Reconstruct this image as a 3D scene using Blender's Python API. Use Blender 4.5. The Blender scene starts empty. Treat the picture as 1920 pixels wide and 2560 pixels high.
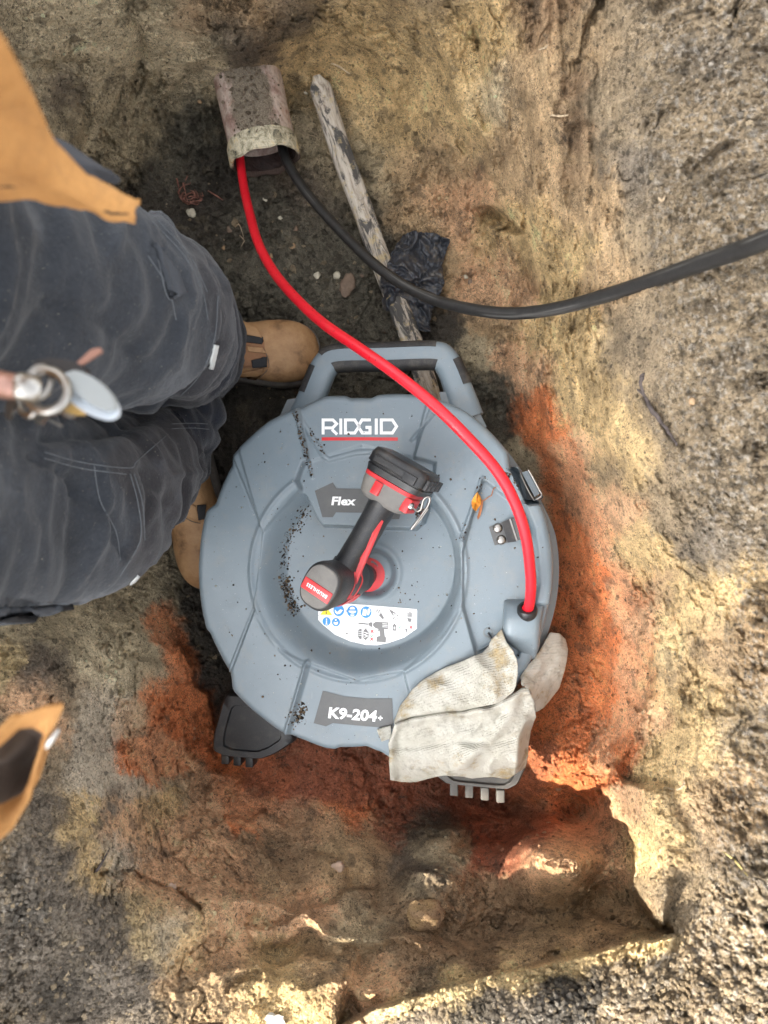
import bpy, bmesh, math, random
import numpy as np
from mathutils import Vector, Matrix, noise as mnoise
from mathutils.bvhtree import BVHTree
from mathutils.geometry import tessellate_polygon
random.seed(7); RNG = np.random.default_rng(7)
SC = bpy.context.scene; COL = SC.collection

# ---------------------------------------------------------------- camera, light, exposure
FPX = 1780.0                    # focal length in photograph pixels
CH = 1.32                       # lens height above the pit floor
cam = bpy.data.cameras.new('camera'); camo = bpy.data.objects.new('camera', cam); COL.objects.link(camo)
camo.location = (0, 0, CH); camo.rotation_euler = (0, 0, 0)
cam.sensor_fit = 'VERTICAL'; cam.sensor_height = 36.0; cam.lens = 36.0*FPX/2560
cam.clip_start = 0.01; cam.clip_end = 200
cam.dof.use_dof = True; cam.dof.focus_distance = 1.09; cam.dof.aperture_fstop = 5.0
SC.camera = camo
SUN_EL = math.radians(39); SUN_AZ = math.atan2(-0.31, -0.95)       # where the sun stands, seen from the pit
w = bpy.data.worlds.new('World'); SC.world = w; w.use_nodes = True
nt = w.node_tree; bg = nt.nodes['Background']
sky = nt.nodes.new('ShaderNodeTexSky'); sky.sky_type = 'NISHITA'; sky.sun_disc = False
sky.sun_elevation = SUN_EL; sky.sun_rotation = math.pi/2 - SUN_AZ
sky.dust_density = 4; sky.ozone_density = 1; sky.air_density = 1
hs = nt.nodes.new('ShaderNodeHueSaturation'); hs.inputs['Saturation'].default_value = 0.14   # thin high cloud
nt.links.new(sky.outputs[0], hs.inputs['Color']); nt.links.new(hs.outputs[0], bg.inputs['Color'])
bg.inputs['Strength'].default_value = 0.15
sl = bpy.data.lights.new('sun', 'SUN'); sl.energy = 2.0; sl.angle = math.radians(0.6); sl.color = (1, 0.9, 0.74)
so = bpy.data.objects.new('sun', sl); COL.objects.link(so)
sd = Vector((math.cos(SUN_EL)*math.cos(SUN_AZ), math.cos(SUN_EL)*math.sin(SUN_AZ), math.sin(SUN_EL)))
so.rotation_euler = sd.to_track_quat('Z', 'Y').to_euler(); so.location = sd*5
vs = SC.view_settings; vs.view_transform = 'Standard'; vs.look = 'None'; vs.gamma = 1; vs.exposure = 2.66
SHADE_WALL_Y0 = -1.115                  # where the added, unseen shade wall ends: its shadow edge crosses the pit below the drum
SC.cycles.max_bounces = 8; SC.cycles.diffuse_bounces = 5

# ---------------------------------------------------------------- helpers
def P(px, py, z):               # point at height z that the lens sees at photograph pixel (px, py)
    d = CH - z
    return Vector(((px-960)/FPX*d, (1280-py)/FPX*d, z))
def pix(v):
    d = CH - v[2]
    return (960 + v[0]/d*FPX, 1280 - v[1]/d*FPX)
K = 1920/1659.0
def zm(ox, oy, s, pts): return [(ox + x*s, oy + y*s) for x, y in pts]

def hash3(ix, iy, iz, seed):
    h = (ix.astype(np.int64)*374761393 + iy.astype(np.int64)*668265263 + iz.astype(np.int64)*2147483647 + seed*1274126177) & 0xffffffff
    h = ((h ^ (h >> 13))*1274126177) & 0xffffffff
    h = ((h ^ (h >> 16))*2246822519) & 0xffffffff
    return ((h ^ (h >> 15)) & 0xffff)/65535.0
def vnoise(p, f, seed=0):       # value noise, -1..1
    q = p*f; i = np.floor(q); t = q - i; t = t*t*t*(t*(t*6-15)+10); i = i.astype(np.int64)
    x, y, z = i[:, 0], i[:, 1], i[:, 2]; tx, ty, tz = t[:, 0], t[:, 1], t[:, 2]
    def L(dy, dz):
        a = hash3(x, y+dy, z+dz, seed); b = hash3(x+1, y+dy, z+dz, seed); return a + (b-a)*tx
    a = L(0, 0); a = a + (L(1, 0)-a)*ty; b = L(0, 1); b = b + (L(1, 1)-b)*ty
    return (a + (b-a)*tz)*2 - 1
def fbm(p, f, o, seed=0, g=0.5):
    s = np.zeros(len(p)); a = 1.0; n = 0
    for k in range(o):
        s += a*vnoise(p, f*2.03**k, seed+k*17); n += a; a *= g
    return s/n
def sst(a, b, x): t = np.clip((x-a)/(b-a), 0, 1); return t*t*(3-2*t)

def mesh_obj(name, verts, faces, mat, parent=None, smooth=True, uvs=None):
    me = bpy.data.meshes.new(name); me.from_pydata([tuple(v) for v in verts], [], faces); me.update()
    if smooth: me.polygons.foreach_set('use_smooth', [True]*len(me.polygons))
    if mat: me.materials.append(mat)
    o = bpy.data.objects.new(name, me); COL.objects.link(o)
    if parent is not None: o.parent = parent
    return o
def empty(name, loc=(0, 0, 0), mtx=None):
    o = bpy.data.objects.new(name, None); COL.objects.link(o); o.empty_display_size = 0.05
    if mtx is not None: o.matrix_world = mtx
    else: o.location = loc
    return o
def tag(o, label=None, cat=None, group=None, kind=None):
    for k, v in (('label', label), ('category', cat), ('group', group), ('kind', kind)):
        if v: o[k] = v
    return o
class MB:                       # collects shapes that become ONE mesh object
    def __init__(s): s.v = []; s.f = []
    def add(s, v, f):
        n = len(s.v); s.v += [tuple(x) for x in v]; s.f += [tuple(i+n for i in q) for q in f]; return s
    def loft(s, rings, cap0=True, cap1=True):
        n = len(rings[0]); v = [x for r in rings for x in r]; f = []
        for k in range(len(rings)-1):
            for i in range(n):
                j = (i+1) % n; f.append((k*n+i, k*n+j, (k+1)*n+j, (k+1)*n+i))
        if cap0: f.append(tuple(range(n-1, -1, -1)))
        if cap1: f.append(tuple(range((len(rings)-1)*n, len(rings)*n)))
        return s.add(v, f)
    def tube(s, pts, r, n=12, cap=True):
        pts = [Vector(p) for p in pts]; rings = []; up = None
        for i, p in enumerate(pts):
            t = (pts[min(i+1, len(pts)-1)] - pts[max(i-1, 0)]).normalized()
            if up is None:
                up = t.orthogonal().normalized()
            up = (up - t*up.dot(t)).normalized(); b = t.cross(up)
            rr = r[i] if hasattr(r, '__len__') else r
            rings.append([p + (up*math.cos(a) + b*math.sin(a))*rr for a in (2*math.pi*k/n for k in range(n))])
        return s.loft(rings, cap, cap)
    def box(s, c, hx, hy, hz, M=None, bev=0.0):
        if bev <= 0:
            v = [Vector((x*hx, y*hy, z*hz)) + Vector(c) for x in (-1, 1) for y in (-1, 1) for z in (-1, 1)]
            f = [(0, 1, 3, 2), (4, 6, 7, 5), (0, 4, 5, 1), (2, 3, 7, 6), (0, 2, 6, 4), (1, 5, 7, 3)]
        else:
            bm = bmesh.new(); bmesh.ops.create_cube(bm, size=2)
            bmesh.ops.scale(bm, vec=(hx, hy, hz), verts=bm.verts)
            bmesh.ops.bevel(bm, geom=bm.edges[:], offset=bev, segments=3, profile=0.5, affect='EDGES')
            bmesh.ops.translate(bm, vec=c, verts=bm.verts); bm.verts.index_update()
            v = [x.co.copy() for x in bm.verts]; f = [tuple(q.index for q in p.verts) for p in bm.faces]; bm.free()
        if M is not None: v = [M @ x for x in v]
        return s.add(v, f)
    def prism(s, outline, z0, z1, M=None):
        n = len(outline); v = [Vector((x, y, z0)) for x, y in outline] + [Vector((x, y, z1)) for x, y in outline]
        if M is not None: v = [M @ x for x in v]
        f = [tuple(range(n-1, -1, -1)), tuple(range(n, 2*n))] + [(i, (i+1) % n, n+(i+1) % n, n+i) for i in range(n)]
        return s.add(v, f)
    def blob(s, c, r, sub=1, sc=(1, 1, 1), jag=0.25, seed=None, M=None):
        bm = bmesh.new(); bmesh.ops.create_icosphere(bm, subdivisions=sub, radius=1)
        sd = Vector((random.random()*99, random.random()*99, random.random()*99)) if seed is None else Vector((seed*3.1, seed*1.7, seed))
        v = []
        for x in bm.verts:
            k = 1 + jag*mnoise.noise(x.co*1.3 + sd) + 0.5*jag*mnoise.noise(x.co*3.1 + sd)
            q = Vector((x.co.x*sc[0], x.co.y*sc[1], x.co.z*sc[2]))*k*r
            v.append((M @ q if M is not None else q) + Vector(c))
        f = [tuple(q.index for q in p.verts) for p in bm.faces]; bm.free()
        return s.add(v, f)
    def build(s, name, mat, parent=None, smooth=True, flip=False):
        o = mesh_obj(name, s.v, s.f, mat, parent, smooth)
        bm = bmesh.new(); bm.from_mesh(o.data); bmesh.ops.recalc_face_normals(bm, faces=bm.faces); bm.to_mesh(o.data); bm.free()
        if smooth: sharp(o.data)
        return o
def sharp(me, ang=50):
    try: me.set_sharp_from_angle(angle=math.radians(ang))
    except Exception: pass
def ring(c, ux, uy, rx, ry, n=40, p=2.0):
    out = []; c = Vector(c); ux = Vector(ux); uy = Vector(uy)
    for k in range(n):
        a = 2*math.pi*k/n; ca, sa = math.cos(a), math.sin(a)
        out.append(c + ux*(rx*math.copysign(abs(ca)**(2/p), ca)) + uy*(ry*math.copysign(abs(sa)**(2/p), sa)))
    return out
def spline(pts, n):             # Catmull-Rom through tuples of any length
    P_ = [np.array(p, float) for p in pts]; P_ = [2*P_[0]-P_[1]] + P_ + [2*P_[-1]-P_[-2]]
    out = []
    m = len(P_)-3
    for k in range(n):
        u = k/(n-1)*m; i = min(int(u), m-1); t = u-i; a, b, c, d = P_[i:i+4]
        out.append(0.5*((2*b) + (c-a)*t + (2*a-5*b+4*c-d)*t*t + (3*b-a-3*c+d)*t**3))
    return out
def resample(pts, n):           # even polyline resample
    q = np.array(pts, float); s = np.r_[0, np.cumsum(np.linalg.norm(np.diff(q[:, :2], axis=0), axis=1))]
    t = np.linspace(0, s[-1], n); return np.stack([np.interp(t, s, q[:, k]) for k in range(q.shape[1])], 1)
def coons(top, bottom, left, right, nu, nv):    # px,py,z boundary polylines; left/right run top->bottom
    T = resample(top, nu); B = resample(bottom, nu); Lf = resample(left, nv); R = resample(right, nv)
    u = np.linspace(0, 1, nu)[None, :, None]; v = np.linspace(0, 1, nv)[:, None, None]
    S = (1-v)*T[None] + v*B[None] + (1-u)*Lf[:, None] + u*R[:, None]
    S -= (1-u)*(1-v)*T[0] + u*(1-v)*T[-1] + (1-u)*v*B[0] + u*v*B[-1]
    return S                    # nv, nu, 3
def sheet(S, thick, zoff=None):  # grid of px,py,z -> closed cloth of real thickness
    nv, nu = S.shape[:2]
    W = np.zeros((nv, nu, 3)); d = CH - S[..., 2]
    W[..., 0] = (S[..., 0]-960)/FPX*d; W[..., 1] = (1280-S[..., 1])/FPX*d; W[..., 2] = S[..., 2]
    if zoff is not None: W[..., 2] += zoff
    return grid_solid(W, thick)
def grid_solid(W, thick):
    nv, nu = W.shape[:2]
    du = np.gradient(W, axis=1); dv = np.gradient(W, axis=0); N = np.cross(du, dv)
    N /= np.linalg.norm(N, axis=2, keepdims=True) + 1e-12
    if N[..., 2].mean() < 0: N = -N
    A = W; B = W - N*thick
    v = np.concatenate([A.reshape(-1, 3), B.reshape(-1, 3)]); M = nv*nu; f = []
    for j in range(nv-1):
        for i in range(nu-1):
            a = j*nu+i; f.append((a, a+1, a+nu+1, a+nu)); f.append((M+a, M+a+nu, M+a+nu+1, M+a+1))
    rim = [j for j in range(nu)] + [j*nu+nu-1 for j in range(1, nv)] + [(nv-1)*nu+i for i in range(nu-2, -1, -1)] + [j*nu for j in range(nv-2, 0, -1)]
    for k in range(len(rim)):
        a, b = rim[k], rim[(k+1) % len(rim)]; f.append((a, M+a, M+b, b))
    return v.tolist(), f

# ---------------------------------------------------------------- materials
def new_mat(name):
    m = bpy.data.materials.new(name); m.use_nodes = True; n = m.node_tree
    return m, n, n.nodes['Principled BSDF']
def ramp(n, src, stops):
    r = n.nodes.new('ShaderNodeValToRGB'); e = r.color_ramp.elements
    while len(e) < len(stops): e.new(0.5)
    for k, (p, c) in enumerate(stops): e[k].position = p; e[k].color = (c[0], c[1], c[2], 1)
    n.links.new(src, r.inputs[0]); return r.outputs[0]
def tex(n, scale, detail=4, rough=0.55, kind='ShaderNodeTexNoise', vec=None, dist=0):
    t = n.nodes.new(kind); t.inputs['Scale'].default_value = scale
    if kind == 'ShaderNodeTexNoise':
        t.inputs['Detail'].default_value = detail; t.inputs['Roughness'].default_value = rough; t.inputs['Distortion'].default_value = dist
    n.links.new(vec if vec is not None else objco(n), t.inputs['Vector']); return t
def objco(n):
    for q in n.nodes:
        if q.type == 'TEX_COORD': return q.outputs['Object']
    return n.nodes.new('ShaderNodeTexCoord').outputs['Object']
def stretch(n, sc, rot=(0, 0, 0)):
    m = n.nodes.new('ShaderNodeMapping'); m.inputs['Scale'].default_value = sc; m.inputs['Rotation'].default_value = rot
    n.links.new(objco(n), m.inputs['Vector']); return m.outputs[0]
def mixc(n, fac, a, b, mode='MIX'):
    m = n.nodes.new('ShaderNodeMix'); m.data_type = 'RGBA'; m.blend_type = mode
    for s, x in ((m.inputs[0], fac), (m.inputs[6], a), (m.inputs[7], b)):
        if isinstance(x, (int, float)): s.default_value = x
        elif isinstance(x, tuple): s.default_value = (x[0], x[1], x[2], 1)
        else: n.links.new(x, s)
    return m.outputs[2]
def bump(n, b, hsrc, dist, strength=1.0, prev=None):
    u = n.nodes.new('ShaderNodeBump'); u.inputs['Distance'].default_value = dist; u.inputs['Strength'].default_value = strength
    n.links.new(hsrc, u.inputs['Height'])
    if prev is not None: n.links.new(prev, u.inputs['Normal'])
    n.links.new(u.outputs[0], b.inputs['Normal']); return u.outputs[0]
def plain(name, c, rough=0.5, metal=0.0, var=0.12, scale=60, bumpd=0.0, bscale=400, spec=0.5, dust=0.0, dustc=(0.3, 0.26, 0.2)):
    m, n, b = new_mat(name)
    t = tex(n, scale, 5, 0.6)
    col = ramp(n, t.outputs[0], [(0.3, tuple(x*(1-var) for x in c)), (0.7, tuple(min(1, x*(1+var)) for x in c))])
    if dust > 0:
        d = tex(n, scale*0.4, 8, 0.7); f = ramp(n, d.outputs[0], [(0.5, (0, 0, 0)), (0.8, (dust, dust, dust))])
        g = tex(n, 1400, 2, 0.5); f2 = ramp(n, g.outputs[0], [(0.62, (0, 0, 0)), (0.72, (dust, dust, dust))])
        col = mixc(n, f, col, dustc); col = mixc(n, f2, col, dustc)
    n.links.new(col, b.inputs['Base Color'])
    r = ramp(n, t.outputs[0], [(0.2, (rough*0.88,)*3), (0.8, (min(1, rough*1.12),)*3)]); n.links.new(r, b.inputs['Roughness'])
    b.inputs['Metallic'].default_value = metal; b.inputs['Specular IOR Level'].default_value = spec
    if bumpd > 0:
        u = tex(n, bscale, 3, 0.5); bump(n, b, u.outputs[0], bumpd)
    return m
def soil_mat(name, attr='Col', fine=1.0):
    m, n, b = new_mat(name)
    a = n.nodes.new('ShaderNodeAttribute'); a.attribute_name = attr
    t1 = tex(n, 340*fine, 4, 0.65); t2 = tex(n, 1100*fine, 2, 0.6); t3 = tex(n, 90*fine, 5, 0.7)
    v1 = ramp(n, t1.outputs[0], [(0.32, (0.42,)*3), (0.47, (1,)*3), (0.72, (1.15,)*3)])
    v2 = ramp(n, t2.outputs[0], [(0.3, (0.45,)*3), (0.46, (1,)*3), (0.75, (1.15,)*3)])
    col = mixc(n, 1.0, a.outputs['Color'], v1, 'MULTIPLY'); col = mixc(n, 0.8, col, v2, 'MULTIPLY')  # grain speckle, deepened to paint in the shade of the pores
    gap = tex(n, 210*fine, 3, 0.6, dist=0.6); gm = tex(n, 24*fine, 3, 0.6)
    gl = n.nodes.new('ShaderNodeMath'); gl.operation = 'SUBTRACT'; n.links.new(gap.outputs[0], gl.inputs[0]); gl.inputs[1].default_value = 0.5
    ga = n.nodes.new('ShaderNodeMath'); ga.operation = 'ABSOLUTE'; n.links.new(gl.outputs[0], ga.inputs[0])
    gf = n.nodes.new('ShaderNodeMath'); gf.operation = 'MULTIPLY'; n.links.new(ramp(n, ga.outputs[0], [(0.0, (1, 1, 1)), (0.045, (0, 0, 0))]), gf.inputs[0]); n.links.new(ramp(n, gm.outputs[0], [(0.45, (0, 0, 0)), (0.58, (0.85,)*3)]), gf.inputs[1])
    col = mixc(n, gf.outputs[0], col, (0.055, 0.044, 0.034))      # pore shade put into the colour as dark humus lines between grains
    pit_ = ramp(n, tex(n, 150*fine, 2, 0.5).outputs[0], [(0.64, (0, 0, 0)), (0.70, (0.8,)*3)]); col = mixc(n, pit_, col, (0.075, 0.06, 0.045))  # dark pits, likewise pore shade painted into the soil colour
    g = ramp(n, t2.outputs[0], [(0.63, (0, 0, 0)), (0.70, (0.6,)*3)])
    lift = mixc(n, 0.6, a.outputs['Color'], (0.62, 0.55, 0.42)); col = mixc(n, g, col, lift)
    n.links.new(col, b.inputs['Base Color']); b.inputs['Roughness'].default_value = 0.95; b.inputs['Specular IOR Level'].default_value = 0.2
    p = bump(n, b, t3.outputs[0], 0.0045); p = bump(n, b, t1.outputs[0], 0.005, 1, p); bump(n, b, t2.outputs[0], 0.0016, 1, p)
    return m

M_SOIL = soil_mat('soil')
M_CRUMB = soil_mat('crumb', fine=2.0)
M_SHELL = plain('shell_plastic', (0.19, 0.232, 0.258), 0.40, var=0.05, scale=25, bumpd=0.00025, bscale=900, dust=0.12)
def shell_mat():
    m, n, b = new_mat('drum_plastic')
    t = tex(n, 9, 5, 0.6); base = ramp(n, t.outputs[0], [(0.3, (.148, .188, .216)), (0.7, (.174, .214, .240))])
    sc = tex(n, 1, 4, 0.6, vec=stretch(n, (40, 700, 40), (0, 0, 0.6))); sc2 = tex(n, 1, 4, 0.6, vec=stretch(n, (600, 30, 40), (0, 0, 0.35))); pm = tex(n, 13, 4, 0.7)
    f = ramp(n, sc.outputs[0], [(0.66, (0, 0, 0)), (0.74, (0.45,)*3)]); f2 = ramp(n, sc2.outputs[0], [(0.67, (0, 0, 0)), (0.74, (0.45,)*3)]); pmk = ramp(n, pm.outputs[0], [(0.48, (0, 0, 0)), (0.66, (1, 1, 1))])
    base = mixc(n, mixc(n, 1.0, f, pmk, 'MULTIPLY'), base, (.42, .45, .46)); base = mixc(n, mixc(n, 1.0, f2, pmk, 'MULTIPLY'), base, (.40, .43, .44))
    d = tex(n, 26, 8, 0.75); base = mixc(n, ramp(n, d.outputs[0], [(0.52, (0, 0, 0)), (0.8, (0.35,)*3)]), base, (.30, .27, .22))      # dried soil film
    sp = tex(n, 420, 2, 0.5); base = mixc(n, ramp(n, sp.outputs[0], [(0.72, (0, 0, 0)), (0.76, (0.8,)*3)]), base, (.12, .09, .07))
    sp2 = tex(n, 520, 2, 0.5, vec=stretch(n, (1, 1, 1), (0, 0, 1.1))); base = mixc(n, ramp(n, sp2.outputs[0], [(0.74, (0, 0, 0)), (0.77, (0.7,)*3)]), base, (.6, .62, .62))
    n.links.new(base, b.inputs['Base Color'])
    r = ramp(n, d.outputs[0], [(0.3, (.25,)*3), (0.7, (.46,)*3)]); n.links.new(r, b.inputs['Roughness']); bump(n, b, tex(n, 1100, 2, 0.5).outputs[0], 0.00025)
    return m
M_SHELL = shell_mat()
M_SHELL2 = plain('back_plastic', (0.15, 0.17, 0.18), 0.48, var=0.08, scale=25, bumpd=0.0003, bscale=900, dust=0.2)
M_PLATE = plain('dark_plate', (0.085, 0.088, 0.09), 0.5, var=0.08, bumpd=0.0002, bscale=1200, dust=0.15)
M_RUBBER = plain('black_rubber', (0.02, 0.02, 0.021), 0.6, var=0.2, bumpd=0.0003, bscale=900, dust=0.3)
M_BLACK = plain('black_plastic', (0.015, 0.016, 0.018), 0.38, var=0.2, bumpd=0.0002, bscale=900, dust=0.2)
M_GREYP = plain('grey_plastic', (0.085, 0.082, 0.076), 0.6, var=0.15, bumpd=0.0003, bscale=900, dust=0.35)
M_WHITE = plain('white_print', (0.82, 0.83, 0.83), 0.5, var=0.03, dust=0.2)
M_RED = plain('red_plastic', (0.56, 0.025, 0.03), 0.35, var=0.08, dust=0.1)
M_HOSE, n, b = new_mat('red_sheath')
c_ = ramp(n, tex(n, 14, 5, 0.6).outputs[0], [(0.3, (.62, .010, .022)), (0.7, (.74, .016, .03))])
c_ = mixc(n, ramp(n, tex(n, 260, 3, 0.6).outputs[0], [(0.66, (0, 0, 0)), (0.71, (0.85,)*3)]), c_, (.09, .012, .014))
c_ = mixc(n, ramp(n, tex(n, 40, 7, 0.75).outputs[0], [(0.60, (0, 0, 0)), (0.8, (0.4,)*3)]), c_, (.30, .14, .11))
n.links.new(c_, b.inputs['Base Color']); n.links.new(ramp(n, tex(n, 60, 5, 0.7).outputs[0], [(0.3, (.25,)*3), (0.7, (.5,)*3)]), b.inputs['Roughness']); bump(n, b, tex(n, 500, 3, 0.6).outputs[0], 0.0004)
M_STEEL = plain('steel', (0.33, 0.32, 0.30), 0.35, metal=1.0, var=0.15)
M_GREYINK = plain('grey_ink', (0.18, 0.18, 0.18), 0.5, var=0.02)
M_BLUE = plain('blue_ink', (0.03, 0.26, 0.66), 0.5, var=0.02)
M_YEL = plain('yellow_ink', (0.85, 0.7, 0.02), 0.5, var=0.02)
M_GREEN = plain('green_ink', (0.05, 0.42, 0.18), 0.5, var=0.02)
M_BLKINK = plain('black_ink', (0.03, 0.03, 0.03), 0.5, var=0.02)

# ---------------------------------------------------------------- the ground: one sheet, pit and all
STEP = 2.7; X0, X1, Y0, Y1 = -160, 2080, -160, 2720
gx = np.arange(X0, X1, STEP); gy = np.arange(Y0, Y1, STEP)
def outer(g):
    k = np.arange(1, 46); s = 12*(1.205**k).cumsum() if False else np.cumsum(6*1.19**k)
    return np.r_[g[0]-s[::-1], g, g[-1]+s]
GX = outer(gx); GY = outer(gy); NO = 45
NX, NY = len(GX), len(GY)
PX, PY = np.meshgrid(GX, GY); px = PX.ravel(); py = PY.ravel()
CTRL = """600 500 0;900 500 0;700 700 0;1000 700 0;1090 600 .02;450 600 0;945 1430 0;700 1200 0;1200 1200 0;1290 1450 0;700 1700 0;1100 1800 0
620 300 .0;520 330 .0;760 330 .0;520 220 .07;700 200 .07;610 130 .20;420 260 .06;300 320 .12;150 220 .25;0 0 .4;0 300 .36;350 0 .3;480 60 .24;700 0 .3;1000 0 .32;820 150 .1;860 250 .03;1000 220 .1;1000 400 .03;1100 300 .15;1200 0 .37;1200 250 .26;1180 450 .13;1280 500 .24;1150 600 .05;1400 0 .46;1400 300 .43;1400 550 .36;1550 0 .52;1550 500 .5;1700 200 .55;1700 700 .56;1920 0 .58;1920 500 .60;1920 1000 .60
1330 680 .2;1230 720 .06;1160 780 .02;1130 950 0;1220 900 .05;1300 850 .13;1400 900 .27;1520 900 .43;1660 900 .53;1280 1020 .06;1360 1080 .15;1450 1100 .29;1570 1100 .46;1395 1250 .07;1460 1300 .18;1560 1300 .36;1700 1300 .51;1420 1550 .06;1500 1550 .15;1620 1600 .32;1760 1600 .48;1400 1750 .05;1500 1800 .13;1600 1800 .30;1720 1800 .46;1330 1950 .03;1450 1950 .1;1500 2060 .13;1620 1950 .40;1720 2000 .49;1920 1600 .58;1920 2100 .59
650 1930 .02;850 1950 .02;1100 2000 -.03;1150 2025 -.05;1300 2035 -.06;1440 2030 -.03;1000 2050 .02;1110 2115 .14;1250 2140 .15;1350 2125 .32;1450 2150 .35;1550 2200 .26;1450 2260 .27;1250 2250 .21;1060 2290 .27;950 2250 .20;1550 2300 .30;1400 2360 .33;1150 2430 .35;950 2480 .37;700 2300 .27;850 2180 .19;800 2080 .1;500 2250 .34;430 2200 .31;400 2080 .25;700 2130 .14;560 2000 .08;300 2000 .34;200 2080 .46;100 2200 .53;0 2300 .54;0 2560 .54;250 2560 .45;300 2400 .46;480 2450 .40;600 2500 .385;750 2560 .38;700 2430 .345
1200 2540 .525;1500 2460 .53;1300 2600 .53;1700 2450 .555;1920 2560 .59;1800 2250 .56;1000 2600 .48;1150 2487 .51;1300 2447 .512;1500 2402 .518
460 1500 .02;420 1560 .07;350 1600 .19;250 1650 .29;100 1700 .41;0 1700 .44;520 1800 .03;440 1800 .12;320 1800 .25;150 1900 .42;470 1930 .11;350 1900 .24;0 1950 .5
300 700 .0;330 1000 .0;120 900 .2;0 900 .36;-120 900 .5;330 1300 .02;180 1300 .12;0 1300 .36;170 620 .1;0 600 .33;-300 0 .56;-300 600 .58;-300 1300 .58;-300 2000 .58;-300 2700 .58;300 -300 .52;900 -300 .52;1500 -300 .58;2200 -300 .6;2250 600 .6;2250 1500 .6;2250 2300 .6;2250 2900 .6
100 2900 .46;450 2900 .36;700 2900 .35;300 3300 .38;800 3300 .40;900 2900 .42;1200 2900 .52;1700 2900 .56"""
C = np.array([[float(q) for q in t.split()] for t in CTRL.replace('\n', ';').split(';') if t.strip()])
def sdist(qx, qy, poly):        # signed distance to an open polyline, + on its right hand side (image coords)
    best = np.full(qx.shape, 1e9); sg = np.ones(qx.shape)
    for (ax, ay), (bx, by) in zip(poly[:-1], poly[1:]):
        ex, ey = bx-ax, by-ay; l2 = ex*ex+ey*ey
        t = np.clip(((qx-ax)*ex + (qy-ay)*ey)/l2, 0, 1); dx = qx-ax-t*ex; dy = qy-ay-t*ey
        d = dx*dx+dy*dy; cr = ex*(qy-ay) - ey*(qx-ax)
        m = d < best; best = np.where(m, d, best); sg = np.where(m, np.sign(cr), sg)
    return np.sqrt(best)*sg
STEPS = [   # polyline, rise on its right-hand side, half width, reach (fades beyond), ends
    ([(840, 2570), (950, 2520), (1010, 2498), (1130, 2462), (1300, 2420), (1500, 2375), (1690, 2332)], 0.13, 9, 260),
    ([(1660, 2325), (1631, 2296), (1585, 2221), (1588, 2140), (1585, 2079), (1533, 2024), (1504, 1966), (1520, 1900)], 0.13, 8, 150),
    ([(1585, 1790), (1625, 1714), (1628, 1627), (1600, 1540)], 0.025, 7, 70),
    ([(1307, 585), (1265, 545), (1215, 509), (1180, 515)], 0.05, 7, 60),
    ([(470, 1990), (560, 1830), (500, 1700), (440, 1600)], -0.03, 10, 60),
    ([(1260, 330), (1215, 200), (1190, 60)], 0.03, 8, 60),
    ([(1480, 130), (1440, 260), (1420, 330)], -0.03, 8, 60),
    ([(600, 2330), (740, 2290), (860, 2230), (960, 2210)], 0.03, 9, 80),
    ([(420, 2140), (560, 2040), (680, 2045)], 0.018, 6, 60),
    ([(1120, 2140), (1250, 2100), (1340, 2085)], 0.04, 9, 60),
    ([(560, 2490), (700, 2400), (900, 2385)], 0.02, 10, 80),
    ([(1700, 1130), (1640, 1020), (1600, 980)], -0.015, 6, 40),
]
def steps(qx, qy):
    z = np.zeros(qx.shape)
    for poly, dz, hw, reach in STEPS:
        s = sdist(qx, qy, poly); ends = np.minimum(np.hypot(qx-poly[0][0], qy-poly[0][1]), np.hypot(qx-poly[-1][0], qy-poly[-1][1]))
        z += dz*(sst(-hw, hw, s)-0.5)*(1-sst(reach*0.4, reach, np.abs(s)))*sst(1.0, 1.5, (ends+4)/(np.abs(s)+4))
    return z
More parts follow.
